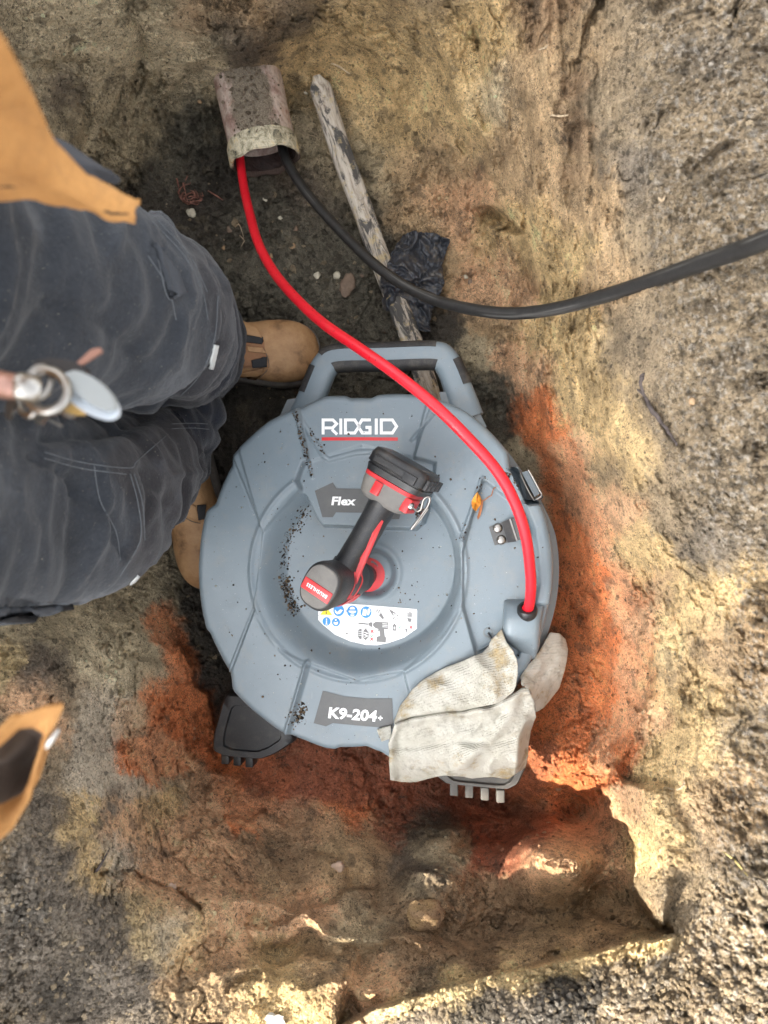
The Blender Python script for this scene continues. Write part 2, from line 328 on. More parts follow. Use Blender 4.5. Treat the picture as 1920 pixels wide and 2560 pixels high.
GROOVES = [  # polyline, depth (+ raises), half width
    ([(1105, -20), (1076, 52), (1134, 168), (1151, 260), (1226, 370), (1226, 463)], .016, 16), ([(1186, 40), (1215, 145), (1209, 231), (1203, 347)], -.024, 22), ([(1498, -20), (1475, 80), (1450, 160)], -.026, 9), ([(1400, -20), (1440, 130), (1452, 260), (1435, 405), (1446, 520)], -.016, 26),
    ([(1275, 560), (1235, 535), (1190, 540)], -.04, 16), ([(1700, 445), (1770, 400), (1840, 341)], -.022, 13), ([(1640, 50), (1672, 5)], -.022, 10), ([(1828, 60), (1845, 5)], -.022, 9), ([(1330, 420), (1345, 520), (1350, 640)], .018, 18), ([(1300, 640), (1310, 720), (1390, 760)], -.014, 12),
    ([(1480, 330), (1500, 430), (1470, 540)], -.018, 16), ([(1300, 250), (1290, 380), (1330, 480)], -.014, 12), ([(1385, 830), (1440, 960), (1480, 1080), (1500, 1180)], -.010, 10), ([(1330, 900), (1370, 1010), (1400, 1120)], .012, 12), ([(1440, 850), (1500, 980), (1540, 1120)], .010, 12),
    ([(1600, 1420), (1590, 1500), (1560, 1560)], -.012, 12), ([(1470, 1380), (1500, 1500), (1490, 1640)], .010, 16), ([(1540, 1860), (1480, 1910), (1400, 1935)], -.014, 9), ([(1560, 1885), (1500, 1945), (1430, 1975)], .010, 9), ([(1500, 1750), (1450, 1800), (1390, 1810)], -.012, 10),
    ([(0, 140), (120, 170), (240, 160)], -.012, 16), ([(330, 0), (360, 120), (330, 260)], -.014, 12), ([(430, 190), (560, 120), (690, 100)], .012, 18), ([(790, 0), (770, 120), (800, 220)], -.014, 16), ([(900, 30), (960, 160), (1010, 300)], .012, 18), ([(240, 330), (150, 430), (60, 480)], -.012, 18),
    ([(230, 2165), (340, 2190), (420, 2225), (500, 2290)], -.020, 9), ([(430, 2058), (500, 2036), (560, 2042)], -.016, 7), ([(420, 1850), (520, 1930), (640, 1960)], .016, 14), ([(300, 1800), (400, 1900), (450, 2010)], -.014, 12), ([(560, 2250), (700, 2265), (820, 2330), (880, 2360), (1000, 2350), (1120, 2360)], .030, 22),
    ([(400, 2450), (560, 2360), (760, 2370), (960, 2420)], -.022, 40), ([(500, 2440), (620, 2420), (700, 2470)], .024, 20), ([(720, 2480), (860, 2460), (960, 2490)], .020, 18), ([(1000, 2200), (1080, 2185), (1170, 2210)], .026, 22), ([(1080, 2085), (1200, 2060), (1310, 2050)], .030, 22), ([(980, 2090), (1000, 2150), (960, 2230)], -.022, 24),
    ([(1040, 2350), (1200, 2330), (1400, 2290), (1560, 2250)], -.030, 34), ([(760, 2110), (860, 2160), (880, 2230)], -.016, 14), ([(600, 2060), (660, 2150), (740, 2220)], .016, 16), ([(640, 2030), (720, 2060), (800, 2050)], -.014, 9), ([(1330, 2390), (1420, 2370)], .016, 12), ([(260, 1560), (330, 1640), (420, 1660)], -.014, 10), ([(380, 1610), (410, 1640)], .014, 10), ([(200, 1640), (300, 1720), (330, 1800)], .012, 14),
    ([(1100, 1980), (1250, 2010), (1400, 2020)], -.02, 22)]
def grooves(qx, qy):
    z = np.zeros(qx.shape)
    for poly, dz, hw in GROOVES:
        xs = [p[0] for p in poly]; ys = [p[1] for p in poly]; r = hw*3.2
        m = np.where((qx > min(xs)-r) & (qx < max(xs)+r) & (qy > min(ys)-r) & (qy < max(ys)+r))[0]
        s = sdist(qx[m], qy[m], poly); e = np.minimum(np.hypot(qx[m]-poly[0][0], qy[m]-poly[0][1]), np.hypot(qx[m]-poly[-1][0], qy[m]-poly[-1][1]))
        z[m] += dz*np.exp(-(np.abs(s)/hw)**1.6)*(0.25+0.75*sst(0, hw*2, e))
    return z
def rbf(qx, qy):
    out = np.zeros(qx.shape)
    for k in range(len(C)): out += RW[k]*np.sqrt((qx-C[k, 0])**2 + (qy-C[k, 1])**2 + 900)
    return out + RW[-1]
A = np.sqrt((C[:, None, 0]-C[None, :, 0])**2 + (C[:, None, 1]-C[None, :, 1])**2 + 900)
A = np.block([[A + np.eye(len(C))*-6, np.ones((len(C), 1))], [np.ones((1, len(C))), np.zeros((1, 1))]])
RW = np.linalg.solve(A, np.r_[C[:, 2]-steps(C[:, 0], C[:, 1]), 0])
q2 = np.stack([px, py, np.zeros_like(px)], 1)
wx = fbm(q2, 1/55., 4, 3)*26; wy = fbm(q2, 1/55., 4, 9)*26
inside = (1-sst(300, 700, np.maximum(np.maximum(-px, px-1920), np.maximum(-py, py-2560))))
zb = rbf(px, py)*inside + 0.6*(1-inside)
S1W = 1-0.65*(1-sst(120, 300, np.abs(sdist(px, py, STEPS[0][0]))))
zb += (steps(px+wx*S1W, py+wy*S1W) + grooves(px+wx*0.9, py+wy*0.9))*inside
P0 = np.stack([(px-960)/FPX*(CH-zb), (1280-py)/FPX*(CH-zb), zb], 1)
# where the floor is trodden and where the walls are cut
floor_m = 1-sst(0.02, 0.10, zb)
under = 1-sst(0.30, 0.36, np.hypot(P0[:, 0]-0.0, P0[:, 1]+0.09))     # the bed the machine lies on
wall_r = sst(1150, 1350, px)*(1-sst(1500, 1650, px))*(1-sst(1100, 1500, py))
top_m = sst(0.5, 0.56, zb)
n_lo = fbm(P0, 7, 3, 1); n_mid = fbm(P0, 28, 4, 2); n_hi = fbm(P0, 110, 4, 5, 0.6)
ps = P0*np.array([1.0, 0.16, 0.35]); n_str = fbm(ps, 60, 4, 21, 0.6)
chunk = fbm(P0 + 0.02*np.stack([n_mid, n_lo, n_hi], 1), 45, 3, 31)
rough_m = sst(0.0, 0.35, fbm(P0, 9, 3, 41))                          # crumbly against scraped smooth
rough_m = np.clip(rough_m*(1-0.5*sst(1950, 2100, py)) + top_m*0.4 + floor_m*0.3, 0, 1)
amp = (1-under)
dz = amp*(0.020*n_lo + 0.009*n_mid*(0.4+0.6*rough_m) + 0.007*rough_m*n_hi)
dz += amp*wall_r*0.026*n_str*(1-0.5*rough_m)
bl_ = np.abs(vnoise(P0 + 0.01*np.stack([n_hi, n_mid, n_hi], 1), 48, 131)) + 0.6*np.abs(vnoise(P0, 115, 132)) + 0.7*np.abs(vnoise(P0, 250, 133))
dz += amp*(rough_m*0.0085*(bl_-0.6) + 0.0022*vnoise(P0, 330, 134))
crk = np.clip(1-np.abs(fbm(P0 + 0.03*np.stack([n_mid, n_lo, n_mid], 1), 16, 4, 141, 0.6))*9, 0, 1)*sst(-0.1, 0.3, fbm(P0, 8, 2, 143))
dz -= amp*0.010*crk
dz -= amp*0.012*rough_m*sst(0.2, 0.45, chunk)                          # broken lumps and pits
dz += amp*top_m*(0.008*fbm(P0, 60, 3, 51) + 0.006*(np.abs(vnoise(P0, 75, 52))-0.3) + 0.003*vnoise(P0, 300, 53))
dz += 0.004*(1-amp)*n_mid
dz *= inside
zz = zb + dz
POS = np.stack([(px-960)/FPX*(CH-zz), (1280-py)/FPX*(CH-zz), zz], 1)
# soil kinds
SOIL = dict(S=(.78, .65, .43), T=(.80, .575, .29), Y=(.82, .62, .33), O=(.62, .51, .33), K=(.16, .145, .11), C=(.21, .17, .13), D=(.085, .075, .062),
            R=(.86, .28, .105), Q=(.44, .16, .09), P=(.85, .52, .30), B=(.60, .42, .24), E=(.42, .28, .165), G=(.35, .27, .175), H=(.24, .20, .155), W=(.66, .56, .42))
ZONE = """S 100 60 110;S 320 110 110;O 200 380 110;S 450 150 90;C 150 230 45;E 480 60 45;O 330 320 80;S 60 330 90;C 600 100 60;C 720 60 60;B 650 30 70;T 900 100 120;T 1000 250 110;B 1060 420 70;P 1120 520 60;T 820 150 80;B 1050 560 60
D 350 500 70;K 420 420 70;D 470 560 80;K 700 600 100;K 560 700 90;K 860 620 100;O 880 420 80;O 800 330 70;K 960 760 80;D 1060 820 60;K 1000 660 60;K 1130 920 60;K 1230 1010 55;O 1190 880 40;C 780 480 70;K 480 330 60;D 520 470 60;B 1080 680 50
T 1200 80 70;T 1150 200 70;S 1230 220 50;B 1300 200 60;B 1340 400 70;T 1300 600 70;P 1250 700 60;T 1400 650 60;B 1450 100 70;E 1400 20 40;E 1445 200 35;E 1445 330 35;E 1440 450 35;B 1450 500 60;G 1560 60 90;G 1700 300 150;G 1850 500 140;G 1700 650 100;H 1600 420 60;G 1850 100 140;B 1530 700 60;H 1780 150 60;E 1330 60 50
T 1400 830 60;P 1330 920 45;R 1345 1040 40;P 1290 900 40;T 1440 960 70;B 1240 800 40;R 1400 1150 45;P 1450 1130 45;T 1500 1020 70;T 1560 1150 70;G 1620 900 90;G 1760 1000 120;G 1850 1200 120;G 1700 1250 80;C 1530 1180 35;O 1330 1140 40;O 1370 1250 35;R 1400 1250 40;R 1440 1300 50;R 1480 1350 50;P 1540 1270 50;T 1600 1380 60;E 1650 1480 40;H 1780 1370 60;T 1720 1480 60;B 1850 1600 90;T 1800 1480 70
R 1450 1480 55;R 1530 1500 60;R 1560 1640 60;P 1600 1560 35;Y 1660 1640 40;T 1700 1720 70;E 1680 1680 40;T 1760 1850 90;R 1450 1700 70;R 1530 1780 60;R 1420 1850 60;P 1620 1800 40;R 1350 1980 60;R 1500 1930 50;P 1560 2010 45;T 1640 1980 50;T 1640 2120 60;G 1700 2220 70;G 1850 2280 100;B 1820 2000 90;G 1860 1850 80;G 1760 2330 60
Q 800 1920 70;Q 950 1980 80;D 1090 2030 60;Q 1200 2010 60;E 1330 2035 45;R 880 2010 50;Q 700 1950 60;R 630 2010 50;O 1100 2110 50;Q 1320 2070 60;P 1380 2140 60;P 1500 2160 50;B 1450 2250 70;E 1250 2290 80;C 1050 2170 50;E 1000 2290 80;B 1550 2320 60;Q 1240 2130 50;O 1030 2240 40;B 1350 2340 60
E 720 2130 60;B 850 2120 70;P 750 2270 60;B 700 2210 50;O 900 2330 60;P 600 2250 60;P 460 2110 60;P 430 2230 60;P 560 2360 70;Y 370 2310 50;T 480 2340 50;B 820 2420 70;T 680 2450 80;P 900 2470 60;T 740 2530 70;B 560 2460 60;W 420 2330 40
Y 1000 2525 30;Y 1150 2480 34;Y 1300 2443 34;Y 1450 2405 30;Y 1600 2365 32;H 1020 2570 50;D 1200 2560 55;H 1300 2520 45;D 1450 2470 50;G 1560 2430 45;D 1350 2580 60;G 1700 2450 70;G 1580 2530 60;G 1800 2520 80
H 120 2200 80;H 60 2400 100;D 150 2480 70;H 230 2420 70;H 180 2560 80;D 60 2280 60;H 300 2330 50;T 195 2050 45;T 230 2160 40;H 130 2040 45;H 285 1995 22;P 340 2060 60;W 300 2130 40;W 330 1970 40;T 380 2030 45;H 250 2050 20;W 240 1950 40;R 350 1870 50;R 430 1860 50;P 500 1960 40;R 480 1760 45;R 400 1740 40;R 440 1620 35;O 400 1580 50;O 330 1580 50;S 280 1680 50;O 380 1690 45;W 250 1790 60;S 330 1800 30;P 90 1770 60;C 100 1680 50;Y 10 1660 40;G 170 1750 50;R 570 1900 60;D 500 1540 50;D 540 1640 50;D 580 1740 60;O 450 1960 30
O 250 700 120;O 150 1000 150;O 150 1400 150;D 600 1150 120;K 900 1400 250;D 430 1200 80;O -300 1000 200;G -400 2000 300;G -200 2700 200;G 2200 1000 300;G 2200 2200 300;G 1000 2900 250;G 900 -300 250;G -200 0 200;G 2000 -300 200"""
wx2 = wx*1.4 + 26*n_hi; wy2 = wy*1.4 + 26*fbm(P0, 110, 3, 61)
colr = np.zeros((len(px), 3)); wsum = np.zeros(len(px)); ZL = []
for t in ZONE.replace('\n', ';').split(';'):
    k, zx, zy, zr = t.split(); zx, zy, zr = float(zx), float(zy), float(zr)
    ZL.append((k, zx, zy, zr))
zmin = np.full(len(px), 1e9)
for k, zx, zy, zr in ZL: zmin = np.minimum(zmin, ((px+wx2-zx)**2 + (py+wy2-zy)**2)/(2*zr*zr))
for k, zx, zy, zr in ZL:
    g = np.exp(-2.6*(((px+wx2-zx)**2 + (py+wy2-zy)**2)/(2*zr*zr) - zmin).clip(0, 20))
    colr += g[:, None]*np.array(SOIL[k]); wsum += g
colr /= wsum[:, None]
def vein(poly, hw, key, wgt):            # a seam of clay exposed along the cut
    global colr
    s = np.abs(sdist(px+wx*1.2+18*n_hi, py+wy*1.2+18*n_hi, poly)); k = (wgt*(1-sst(hw*0.55, hw*1.15, s)))[:, None]; colr = colr*(1-k) + k*np.array(SOIL[key])
vein([(1340, 1020), (1385, 1130), (1430, 1260), (1470, 1400), (1510, 1540), (1505, 1680), (1450, 1800), (1390, 1900)], 62, 'R', .9)
vein([(1400, 1140), (1470, 1280), (1545, 1430), (1590, 1600), (1570, 1760), (1500, 1900)], 40, 'P', .55)
vein([(400, 1560), (450, 1680), (500, 1800), (590, 1900), (700, 1950)], 50, 'R', .75); vein([(330, 1800), (400, 1880), (500, 1960), (640, 2030), (800, 2060)], 60, 'P', .5); vein([(660, 1940), (820, 1950), (980, 1985), (1120, 1975)], 50, 'Q', .7); vein([(1360, 1890), (1280, 1990), (1340, 2060)], 50, 'Q', .6)
far = 1-inside; colr = colr*(1-far[:, None]) + np.array(SOIL['G'])*far[:, None]
# mottling of the soil itself: damp dark crumbs, pale sand smears, humus worked in
m1 = fbm(P0, 22, 5, 71, 0.65); m2 = fbm(P0, 90, 4, 81, 0.65); m3 = fbm(ps, 40, 4, 91, 0.6); m4 = fbm(P0, 300, 2, 93)
colr *= (1 + 0.45*m1 + 0.30*m2 + 0.40*m3*(0.2+wall_r))[:, None]
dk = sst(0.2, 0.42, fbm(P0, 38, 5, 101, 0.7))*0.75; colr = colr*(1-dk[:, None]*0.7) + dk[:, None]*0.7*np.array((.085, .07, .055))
pal = sst(0.2, 0.5, fbm(P0, 30, 5, 111, 0.7))*0.4; colr = colr*(1-pal[:, None]) + pal[:, None]*(colr*0.5 + 0.5*np.array((.5, .41, .26)))
gr = top_m*sst(0.05, 0.45, m4); colr = colr*(1-0.7*gr[:, None]) + 0.7*gr[:, None]*np.array((.5, .45, .38))
gd = top_m*sst(0.1, 0.5, fbm(P0, 140, 3, 121)); colr = colr*(1-0.55*gd[:, None]) + 0.55*gd[:, None]*np.array((.05, .044, .036))
s1 = sdist(px+wx*0.3, py+wy*0.3, STEPS[0][0])                        # clean-cut pale sand along the lip of the pit
lip = sst(-1, 7, s1)*(1-sst(30, 46, s1+10*n_hi+14*n_mid))*sst(860, 1010, px)*(1-sst(1660, 1720, px))
colr = colr*(1-lip[:, None]) + lip[:, None]*np.array(SOIL['Y'])*(1+0.25*m2+0.1*m4)[:, None]
colr = colr.clip(0.008, 0.9)
me = bpy.data.meshes.new('ground')
ii = np.arange(NX*NY).reshape(NY, NX)
quads = np.stack([ii[:-1, :-1], ii[1:, :-1], ii[1:, 1:], ii[:-1, 1:]], -1).reshape(-1, 4)
me.vertices.add(len(POS)); me.vertices.foreach_set('co', POS.ravel())
me.loops.add(quads.size); me.loops.foreach_set('vertex_index', quads.ravel())
me.polygons.add(len(quads)); me.polygons.foreach_set('loop_start', np.arange(0, quads.size, 4)); me.polygons.foreach_set('loop_total', np.full(len(quads), 4))
me.polygons.foreach_set('use_smooth', np.ones(len(quads), bool)); me.update()
ca = me.color_attributes.new('Col', 'FLOAT_COLOR', 'POINT'); ca.data.foreach_set('color', np.c_[colr, np.ones(len(colr))].ravel())
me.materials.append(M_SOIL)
ground = bpy.data.objects.new('ground', me); COL.objects.link(ground)
tag(ground, 'dug pit of tan sand, orange clay and dark soil with grey topsoil around it', 'ground', kind='structure')
PG = POS.reshape(NY, NX, 3)[NO:NO+len(gy), NO:NO+len(gx)]; CG = colr.reshape(NY, NX, 3)[NO:NO+len(gy), NO:NO+len(gx)]
def ter(x, y, lift=0.0):        # point of the ground seen at a photograph pixel
    i = min(max((y-Y0)/STEP, 0), len(gy)-2); j = min(max((x-X0)/STEP, 0), len(gx)-2); a, b = int(i), int(j); u, v = i-a, j-b
    q = (PG[a, b]*(1-u)*(1-v) + PG[a+1, b]*u*(1-v) + PG[a, b+1]*(1-u)*v + PG[a+1, b+1]*u*v)
    return Vector(q) + Vector((0, 0, lift))
def tercol(x, y): return CG[min(max(int((y-Y0)/STEP), 0), len(gy)-1), min(max(int((x-X0)/STEP), 0), len(gx)-1)]

# ---------------------------------------------------------------- the drain machine, lying on its back in the pit
TILT = math.radians(6.5)
HUB = P(926, 1435, 0.222)
MM = Matrix.Translation(HUB) @ Matrix.Rotation(-TILT, 4, 'Y'); MI = MM.inverted()
MN = (MM.to_3x3() @ Vector((0, 0, 1)))
MMn = np.array(MM); MIn = np.array(MI)
def face(x, y, h=0.0):          # local point at height h over the face plane, seen at pixel (x, y)
    o = Vector((0, 0, CH)); d = P(x, y, 0) - o; c = HUB + MN*h
    t = (c-o).dot(MN)/d.dot(MN); return MI @ (o + d*t)
def facepix(L):                 # n,3 local -> pixels
    W_ = L @ MMn[:3, :3].T + MMn[:3, 3]; d = CH - W_[:, 2]
    return 960 + W_[:, 0]/d*FPX, 1280 - W_[:, 1]/d*FPX
def poly_sd(qx, qy, poly):      # signed distance to a closed polygon, + inside
    d = np.full(qx.shape, 1e9); ins = np.zeros(qx.shape, bool); n = len(poly)
    for k in range(n):
        ax, ay = poly[k]; bx, by = poly[(k+1) % n]; ex, ey = bx-ax, by-ay
        t = np.clip(((qx-ax)*ex + (qy-ay)*ey)/(ex*ex+ey*ey+1e-9), 0, 1)
        d = np.minimum(d, np.hypot(qx-ax-t*ex, qy-ay-t*ey))
        if abs(ey) > 1e-9:
            c = ((ay > qy) != (by > qy)) & (qx < (bx-ax)*(qy-ay)/(by-ay) + ax); ins ^= c
    return np.where(ins, d, -d)
def dk_(pts): return [(x*K, y*K) for x, y in pts]
OUT = dk_([(640, 881), (700, 853), (745, 852), (752, 857), (800, 857), (812, 850), (905, 851), (960, 866), (1005, 886), (1060, 932), (1098, 975), (1118, 1003), (1103, 1013), (1140, 1082), (1160, 1075), (1176, 1110), (1190, 1170), (1194, 1235), (1186, 1310),
           (1172, 1370), (1150, 1425), (1118, 1480), (1072, 1535), (1010, 1585), (940, 1618), (850, 1640), (835, 1640), (825, 1632), (790, 1618), (730, 1620), (722, 1625), (700, 1622), (655, 1605), (612, 1587), (560, 1550), (500, 1492), (497, 1462), (470, 1415), (448, 1368),
           (441, 1362), (428, 1300), (424, 1250), (426, 1190), (441, 1102), (461, 1088), (498, 1002), (497, 985), (516, 964), (532, 949), (580, 908)])
OUTL = [face(x, y) for x, y in OUT]
oa = np.array([math.atan2(v.y, v.x) for v in OUTL]); orr = np.array([math.hypot(v.x, v.y) for v in OUTL]); oi = np.argsort(oa)
oa, orr = oa[oi], orr[oi]
NTH = 900
TH = np.linspace(-math.pi, math.pi, NTH, endpoint=False)
RO = np.interp(TH, np.r_[oa[-3:]-2*math.pi, oa, oa[:3]+2*math.pi], np.r_[orr[-3:], orr, orr[:3]])
RO = np.convolve(np.r_[RO[-2:], RO, RO[:2]], [0.1, 0.2, 0.4, 0.2, 0.1], 'valid')
SECT = [    # polygon (display px), rise in metres, edge softness in px
    ([(636, 840), (672, 1030), (690, 1060), (880, 1060), (893, 985), (932, 830)], -0.0075, 3),
    ([(520, 985), (567, 1150), (600, 1110), (672, 1030), (636, 840), (480, 850)], 0.0035, 3),
    ([(567, 1150), (548, 1310), (480, 1480), (380, 1400), (380, 1000), (500, 985)], -0.003, 2),
    ([(548, 1318), (496, 1455), (470, 1560), (600, 1640), (618, 1590), (664, 1432), (600, 1400)], 0.002, 2),
    ([(664, 1432), (618, 1595), (600, 1700), (900, 1700), (885, 1500), (872, 1450), (770, 1470)], -0.0055, 4),
    ([(1000, 1190), (1042, 1035), (1100, 1080), (1150, 1180), (1160, 1240), (1150, 1300), (1120, 1420), (1030, 1420), (1000, 1310)], -0.009, 4),
    ([(1000, 1310), (1030, 1400), (1060, 1470), (900, 1600), (872, 1450), (960, 1370)], 0.002, 3),
    ([(1168, 1060), (1110, 1005), (1103, 1013), (1140, 1090), (1200, 1085)], -0.05, 3),
]
SECT = [(dk_(a), b, c) for a, b, c in SECT]
LINES = [   # grooves and ridges drawn as polylines (display px), rise, half width px
    ([(642, 895), (698, 985), (708, 992), (770, 976), (830, 974)], 0.0032, 7),
    ([(893, 985), (935, 850)], -0.003, 4), ([(888, 950), (935, 895)], -0.003, 4),
    ([(500, 985), (567, 1150)], -0.0022, 3.0), ([(548, 1318), (496, 1455)], -0.003, 3.5), ([(664, 1432), (618, 1590)], 0.0045, 8),
    ([(1042, 1035), (997, 1165)], 0.004, 6), ([(672, 1030), (636, 870)], 0.0022, 5),
    ([(1036, 1405), (1060, 1392)], 0.004, 3.5),
]
LINES = [(dk_(a), b, c) for a, b, c in LINES]
LUG = dk_([(640, 1038), (680, 1122), (692, 1137), (896, 1145), (914, 1130), (934, 1060), (940, 1000), (780, 960), (655, 1000)])
def relief(qx, qy):
    z = np.zeros(qx.shape)
    for poly, dz_, s in SECT: z += dz_*sst(-s, s, poly_sd(qx, qy, poly))
    ro = np.hypot((qx-896)/262, (qy-1428)/268); ri = np.hypot((qx-920)/214, (qy-1417)/216)
    t = sst(0, 1, np.clip((1-ro)/((1-ro)+np.clip(ri-1, 0, None)+1e-6), 0, 1)*1.0)
    t = np.where(ro >= 1, 0, np.where(ri <= 1, 1, t))
    lug = sst(-5, 6, poly_sd(qx, qy, LUG))
    z = z*(1-t) + t*(-0.040)
    z += np.exp(-((ro-1.03)/0.022)**2)*0.003*(1-lug)                   # bead round the dish
    z = z*(1-lug) + lug*(-0.0105)
    for poly, dz_, hw in LINES:
        s = np.abs(sdist(qx, qy, poly)); z += dz_*(1-sst(hw*0.35, hw*1.25, s))
    rh = np.hypot(qx-921, qy-1437); z -= 0.013*(1-sst(46, 66, rh)); z += 0.0022*np.exp(-((rh-72)/7)**2)
    # raised band along the right edge
    band = sst(-7, 9, poly_sd(qx, qy, dk_([(1128, 1085), (1150, 1140), (1158, 1200), (1160, 1260), (1152, 1305), (1210, 1310), (1215, 1180), (1170, 1075)])))
    z += band*0.012
    return z
def on_face(x, y, lift=0.0):
    h = 0.0
    for _ in range(4):
        L = face(x, y, h); W_ = MM @ Vector((L.x, L.y, 0)); qx, qy = pix(W_)
        h = float(relief(np.array([qx]), np.array([qy]))[0]) + lift
    L = face(x, y, h); return L
def on_face_w(x, y, lift=0.0): return MM @ on_face(x, y, lift)
machine = empty('drain_cleaner', mtx=MM)
tag(machine, 'big grey-blue drum drain cleaner lying on its back on the pit floor', 'drain cleaner')
NR = 190
sR = np.linspace(0, 1, NR)**0.9
LX = (sR[:, None]*RO[None, :]*np.cos(TH)[None]).ravel(); LY = (sR[:, None]*RO[None, :]*np.sin(TH)[None]).ravel()
qx, qy = facepix(np.stack([LX, LY, 0*LX], 1)); H = relief(qx, qy)
edge = (RO[None, :]*(1-sR[:, None])).ravel(); H = H - 0.010*(1-np.sqrt(np.clip(1-(1-np.clip(edge/0.011, 0, 1))**2, 0, 1)))
v = np.stack([LX, LY, H], 1).tolist(); f = []
sides = [(0.001, -0.02), (0.002, -0.05), (0.001, -0.085), (-0.006, -0.09)]
for dr, hh in sides:
    for k in range(NTH): v.append(((RO[k]+dr)*math.cos(TH[k]), (RO[k]+dr)*math.sin(TH[k]), hh))
for r_ in range(NR-1+len(sides)):
    a = np.arange(NTH); b = (a+1) % NTH
    f += np.stack([r_*NTH+a, (r_+1)*NTH+a, (r_+1)*NTH+b, r_*NTH+b], 1).tolist()
front = mesh_obj('front_shell', v, f, M_SHELL, machine)
# back half: a little larger on the right, tapering to the back
RB = RO*0.985
sm = np.convolve(np.r_[RB[-30:], RB, RB[:30]], np.ones(61)/61, 'valid'); RBs = sm + 0.022*np.clip(np.cos(TH+0.12), 0, 1)**1.5 - 0.045*np.clip(-np.cos(TH), 0, 1)
mb = MB(); rings = []
for s_, hh in ((0.95, -0.062), (1.0, -0.066), (1.004, -0.075), (1.0, -0.10), (0.97, -0.175), (0.9, -0.192), (0.3, -0.195)):
    rings.append([Vector((RBs[k]*s_*math.cos(TH[k]), RBs[k]*s_*math.sin(TH[k]), hh)) for k in range(0, NTH, 5)])
mb.loft(rings); mb.build('back_shell', M_SHELL2, machine)

# carrying handle and its shoulders
def dface(x, y, h): return face(x*K, y*K, h)
hp = [(655, 905), (672, 865), (690, 818), (704, 790), (730, 774), (830, 771), (935, 768), (960, 778), (976, 805), (992, 848), (1012, 905)]
path = [Vector(q) for q in spline([tuple(dface(x, y, -0.065)) for x, y in hp], 60)]
mb = MB(); rings = []
for i, p in enumerate(path):
    t = (path[min(i+1, 59)]-path[max(i-1, 0)]).normalized(); sd_ = Vector((-t.y, t.x, 0)).normalized()
    ww = 0.0222 + 0.003*(1-sst(0, 12, np.float64(i))) + 0.003*sst(47, 59, np.float64(i))
    rings.append(ring(p, sd_, (0, 0, 1), ww, 0.0195, 28, 2.9))
mb.loft(rings)
handle = mb.build('handle', M_SHELL, machine)
def grip(i0, i1, off0, off1, name):      # rubber inset standing proud of the handle surface
    mb = MB(); rings = []
    for i in range(i0, i1+1):
        p = path[i]; t = (path[min(i+1, 59)]-path[max(i-1, 0)]).normalized(); sd_ = Vector((-t.y, t.x, 0)).normalized()
        ww = 0.0222 + 0.003*(1-sst(0, 12, np.float64(i))) + 0.003*sst(47, 59, np.float64(i)); R_ = []
        e = 1.0 if i0 < i < i1 else 0.6
        for rad in (1.05, 0.96):
            n_ = 12
            for k in range(n_+1):
                a = off0 + (off1-off0)*(k if rad > 1 else n_-k)/n_; ca, sa = math.cos(a), math.sin(a)
                R_.append(p + sd_*(ww*rad*math.copysign(abs(ca)**(2/2.9), ca)) + Vector((0, 0, 1))*(0.0195*rad*math.copysign(abs(sa)**(2/2.9), sa)))
        rings.append(R_)
    mb.loft(rings); mb.build(name, M_RUBBER, handle)
grip(20, 36, -1.0, 1.22, 'grip'); grip(21, 38, 1.85, 4.2, 'grip'); grip(44, 52, -1.0, 1.3, 'grip'); grip(7, 15, -1.0, 1.25, 'grip')
for oc in ([(950, 852), (1012, 850), (1050, 925), (1030, 960), (960, 900)], [(628, 868), (664, 862), (700, 880), (640, 930), (600, 930)]):
    mb = MB(); mb.prism([tuple(dface(x, y, -0.075))[:2] for x, y in oc], -0.125, -0.052); mb.build('handle_shoulder', M_SHELL2, machine, smooth=False)
mb = MB(); mb.prism([tuple(dface(x, y, -0.06))[:2] for x, y in [(640, 872), (1010, 872), (1030, 930), (620, 930)]], -0.16, -0.085); mb.build('rear_bridge', M_SHELL2, machine, smooth=False)

# feet
def foot(name, outline, h0, h1, taper, mat, lugs):
    pts = [Vector((*tuple(face(x, y, h1))[:2], h1)) for x, y in outline]; c = sum(pts, Vector())/len(pts); mb = MB()
    def ins(k, h): return [c + (p-c)*k + Vector((0, 0, h-h1)) for p in pts]
    def rnd(r, it=2):
        for _ in range(it):
            q = []
            for i in range(len(r)):
                a, b = r[i], r[(i+1) % len(r)]; q += [a.lerp(b, 0.12), a.lerp(b, 0.88)]
            r = q
        return r
    mb.loft([rnd(ins(1.08, h0)), rnd(ins(1.03, h0+(h1-h0)*0.8)), rnd(ins(1.0, h1-0.004)), rnd(ins(0.95, h1)), rnd(ins(taper, h1-0.0005)), rnd(ins(taper*0.96, h1-0.006))])
    o = mb.build(name, mat, machine)
    for (lx, ly) in lugs:
        m2 = MB(); L = face(lx, ly, h1-0.014); m2.box((L.x, L.y, h1-0.02), 0.0068, 0.0105, 0.014, bev=0.002); m2.build('lug', mat, o)
    return o
foot('foot', [(560, 1735), (532, 1840), (530, 1878), (560, 1892), (650, 1900), (690, 1885), (735, 1855), (720, 1790), (640, 1740)], -0.17, -0.085, 0.72, M_BLACK, [(566, 1892), (596, 1896), (626, 1900)])
foot('foot', [(1085, 1900), (1090, 1940), (1115, 1962), (1270, 1976), (1296, 1962), (1318, 1915), (1310, 1880), (1200, 1860)], -0.16, -0.08, 0.80, M_GREYP, [(1135, 1970), (1173, 1975), (1212, 1981), (1251, 1987)])

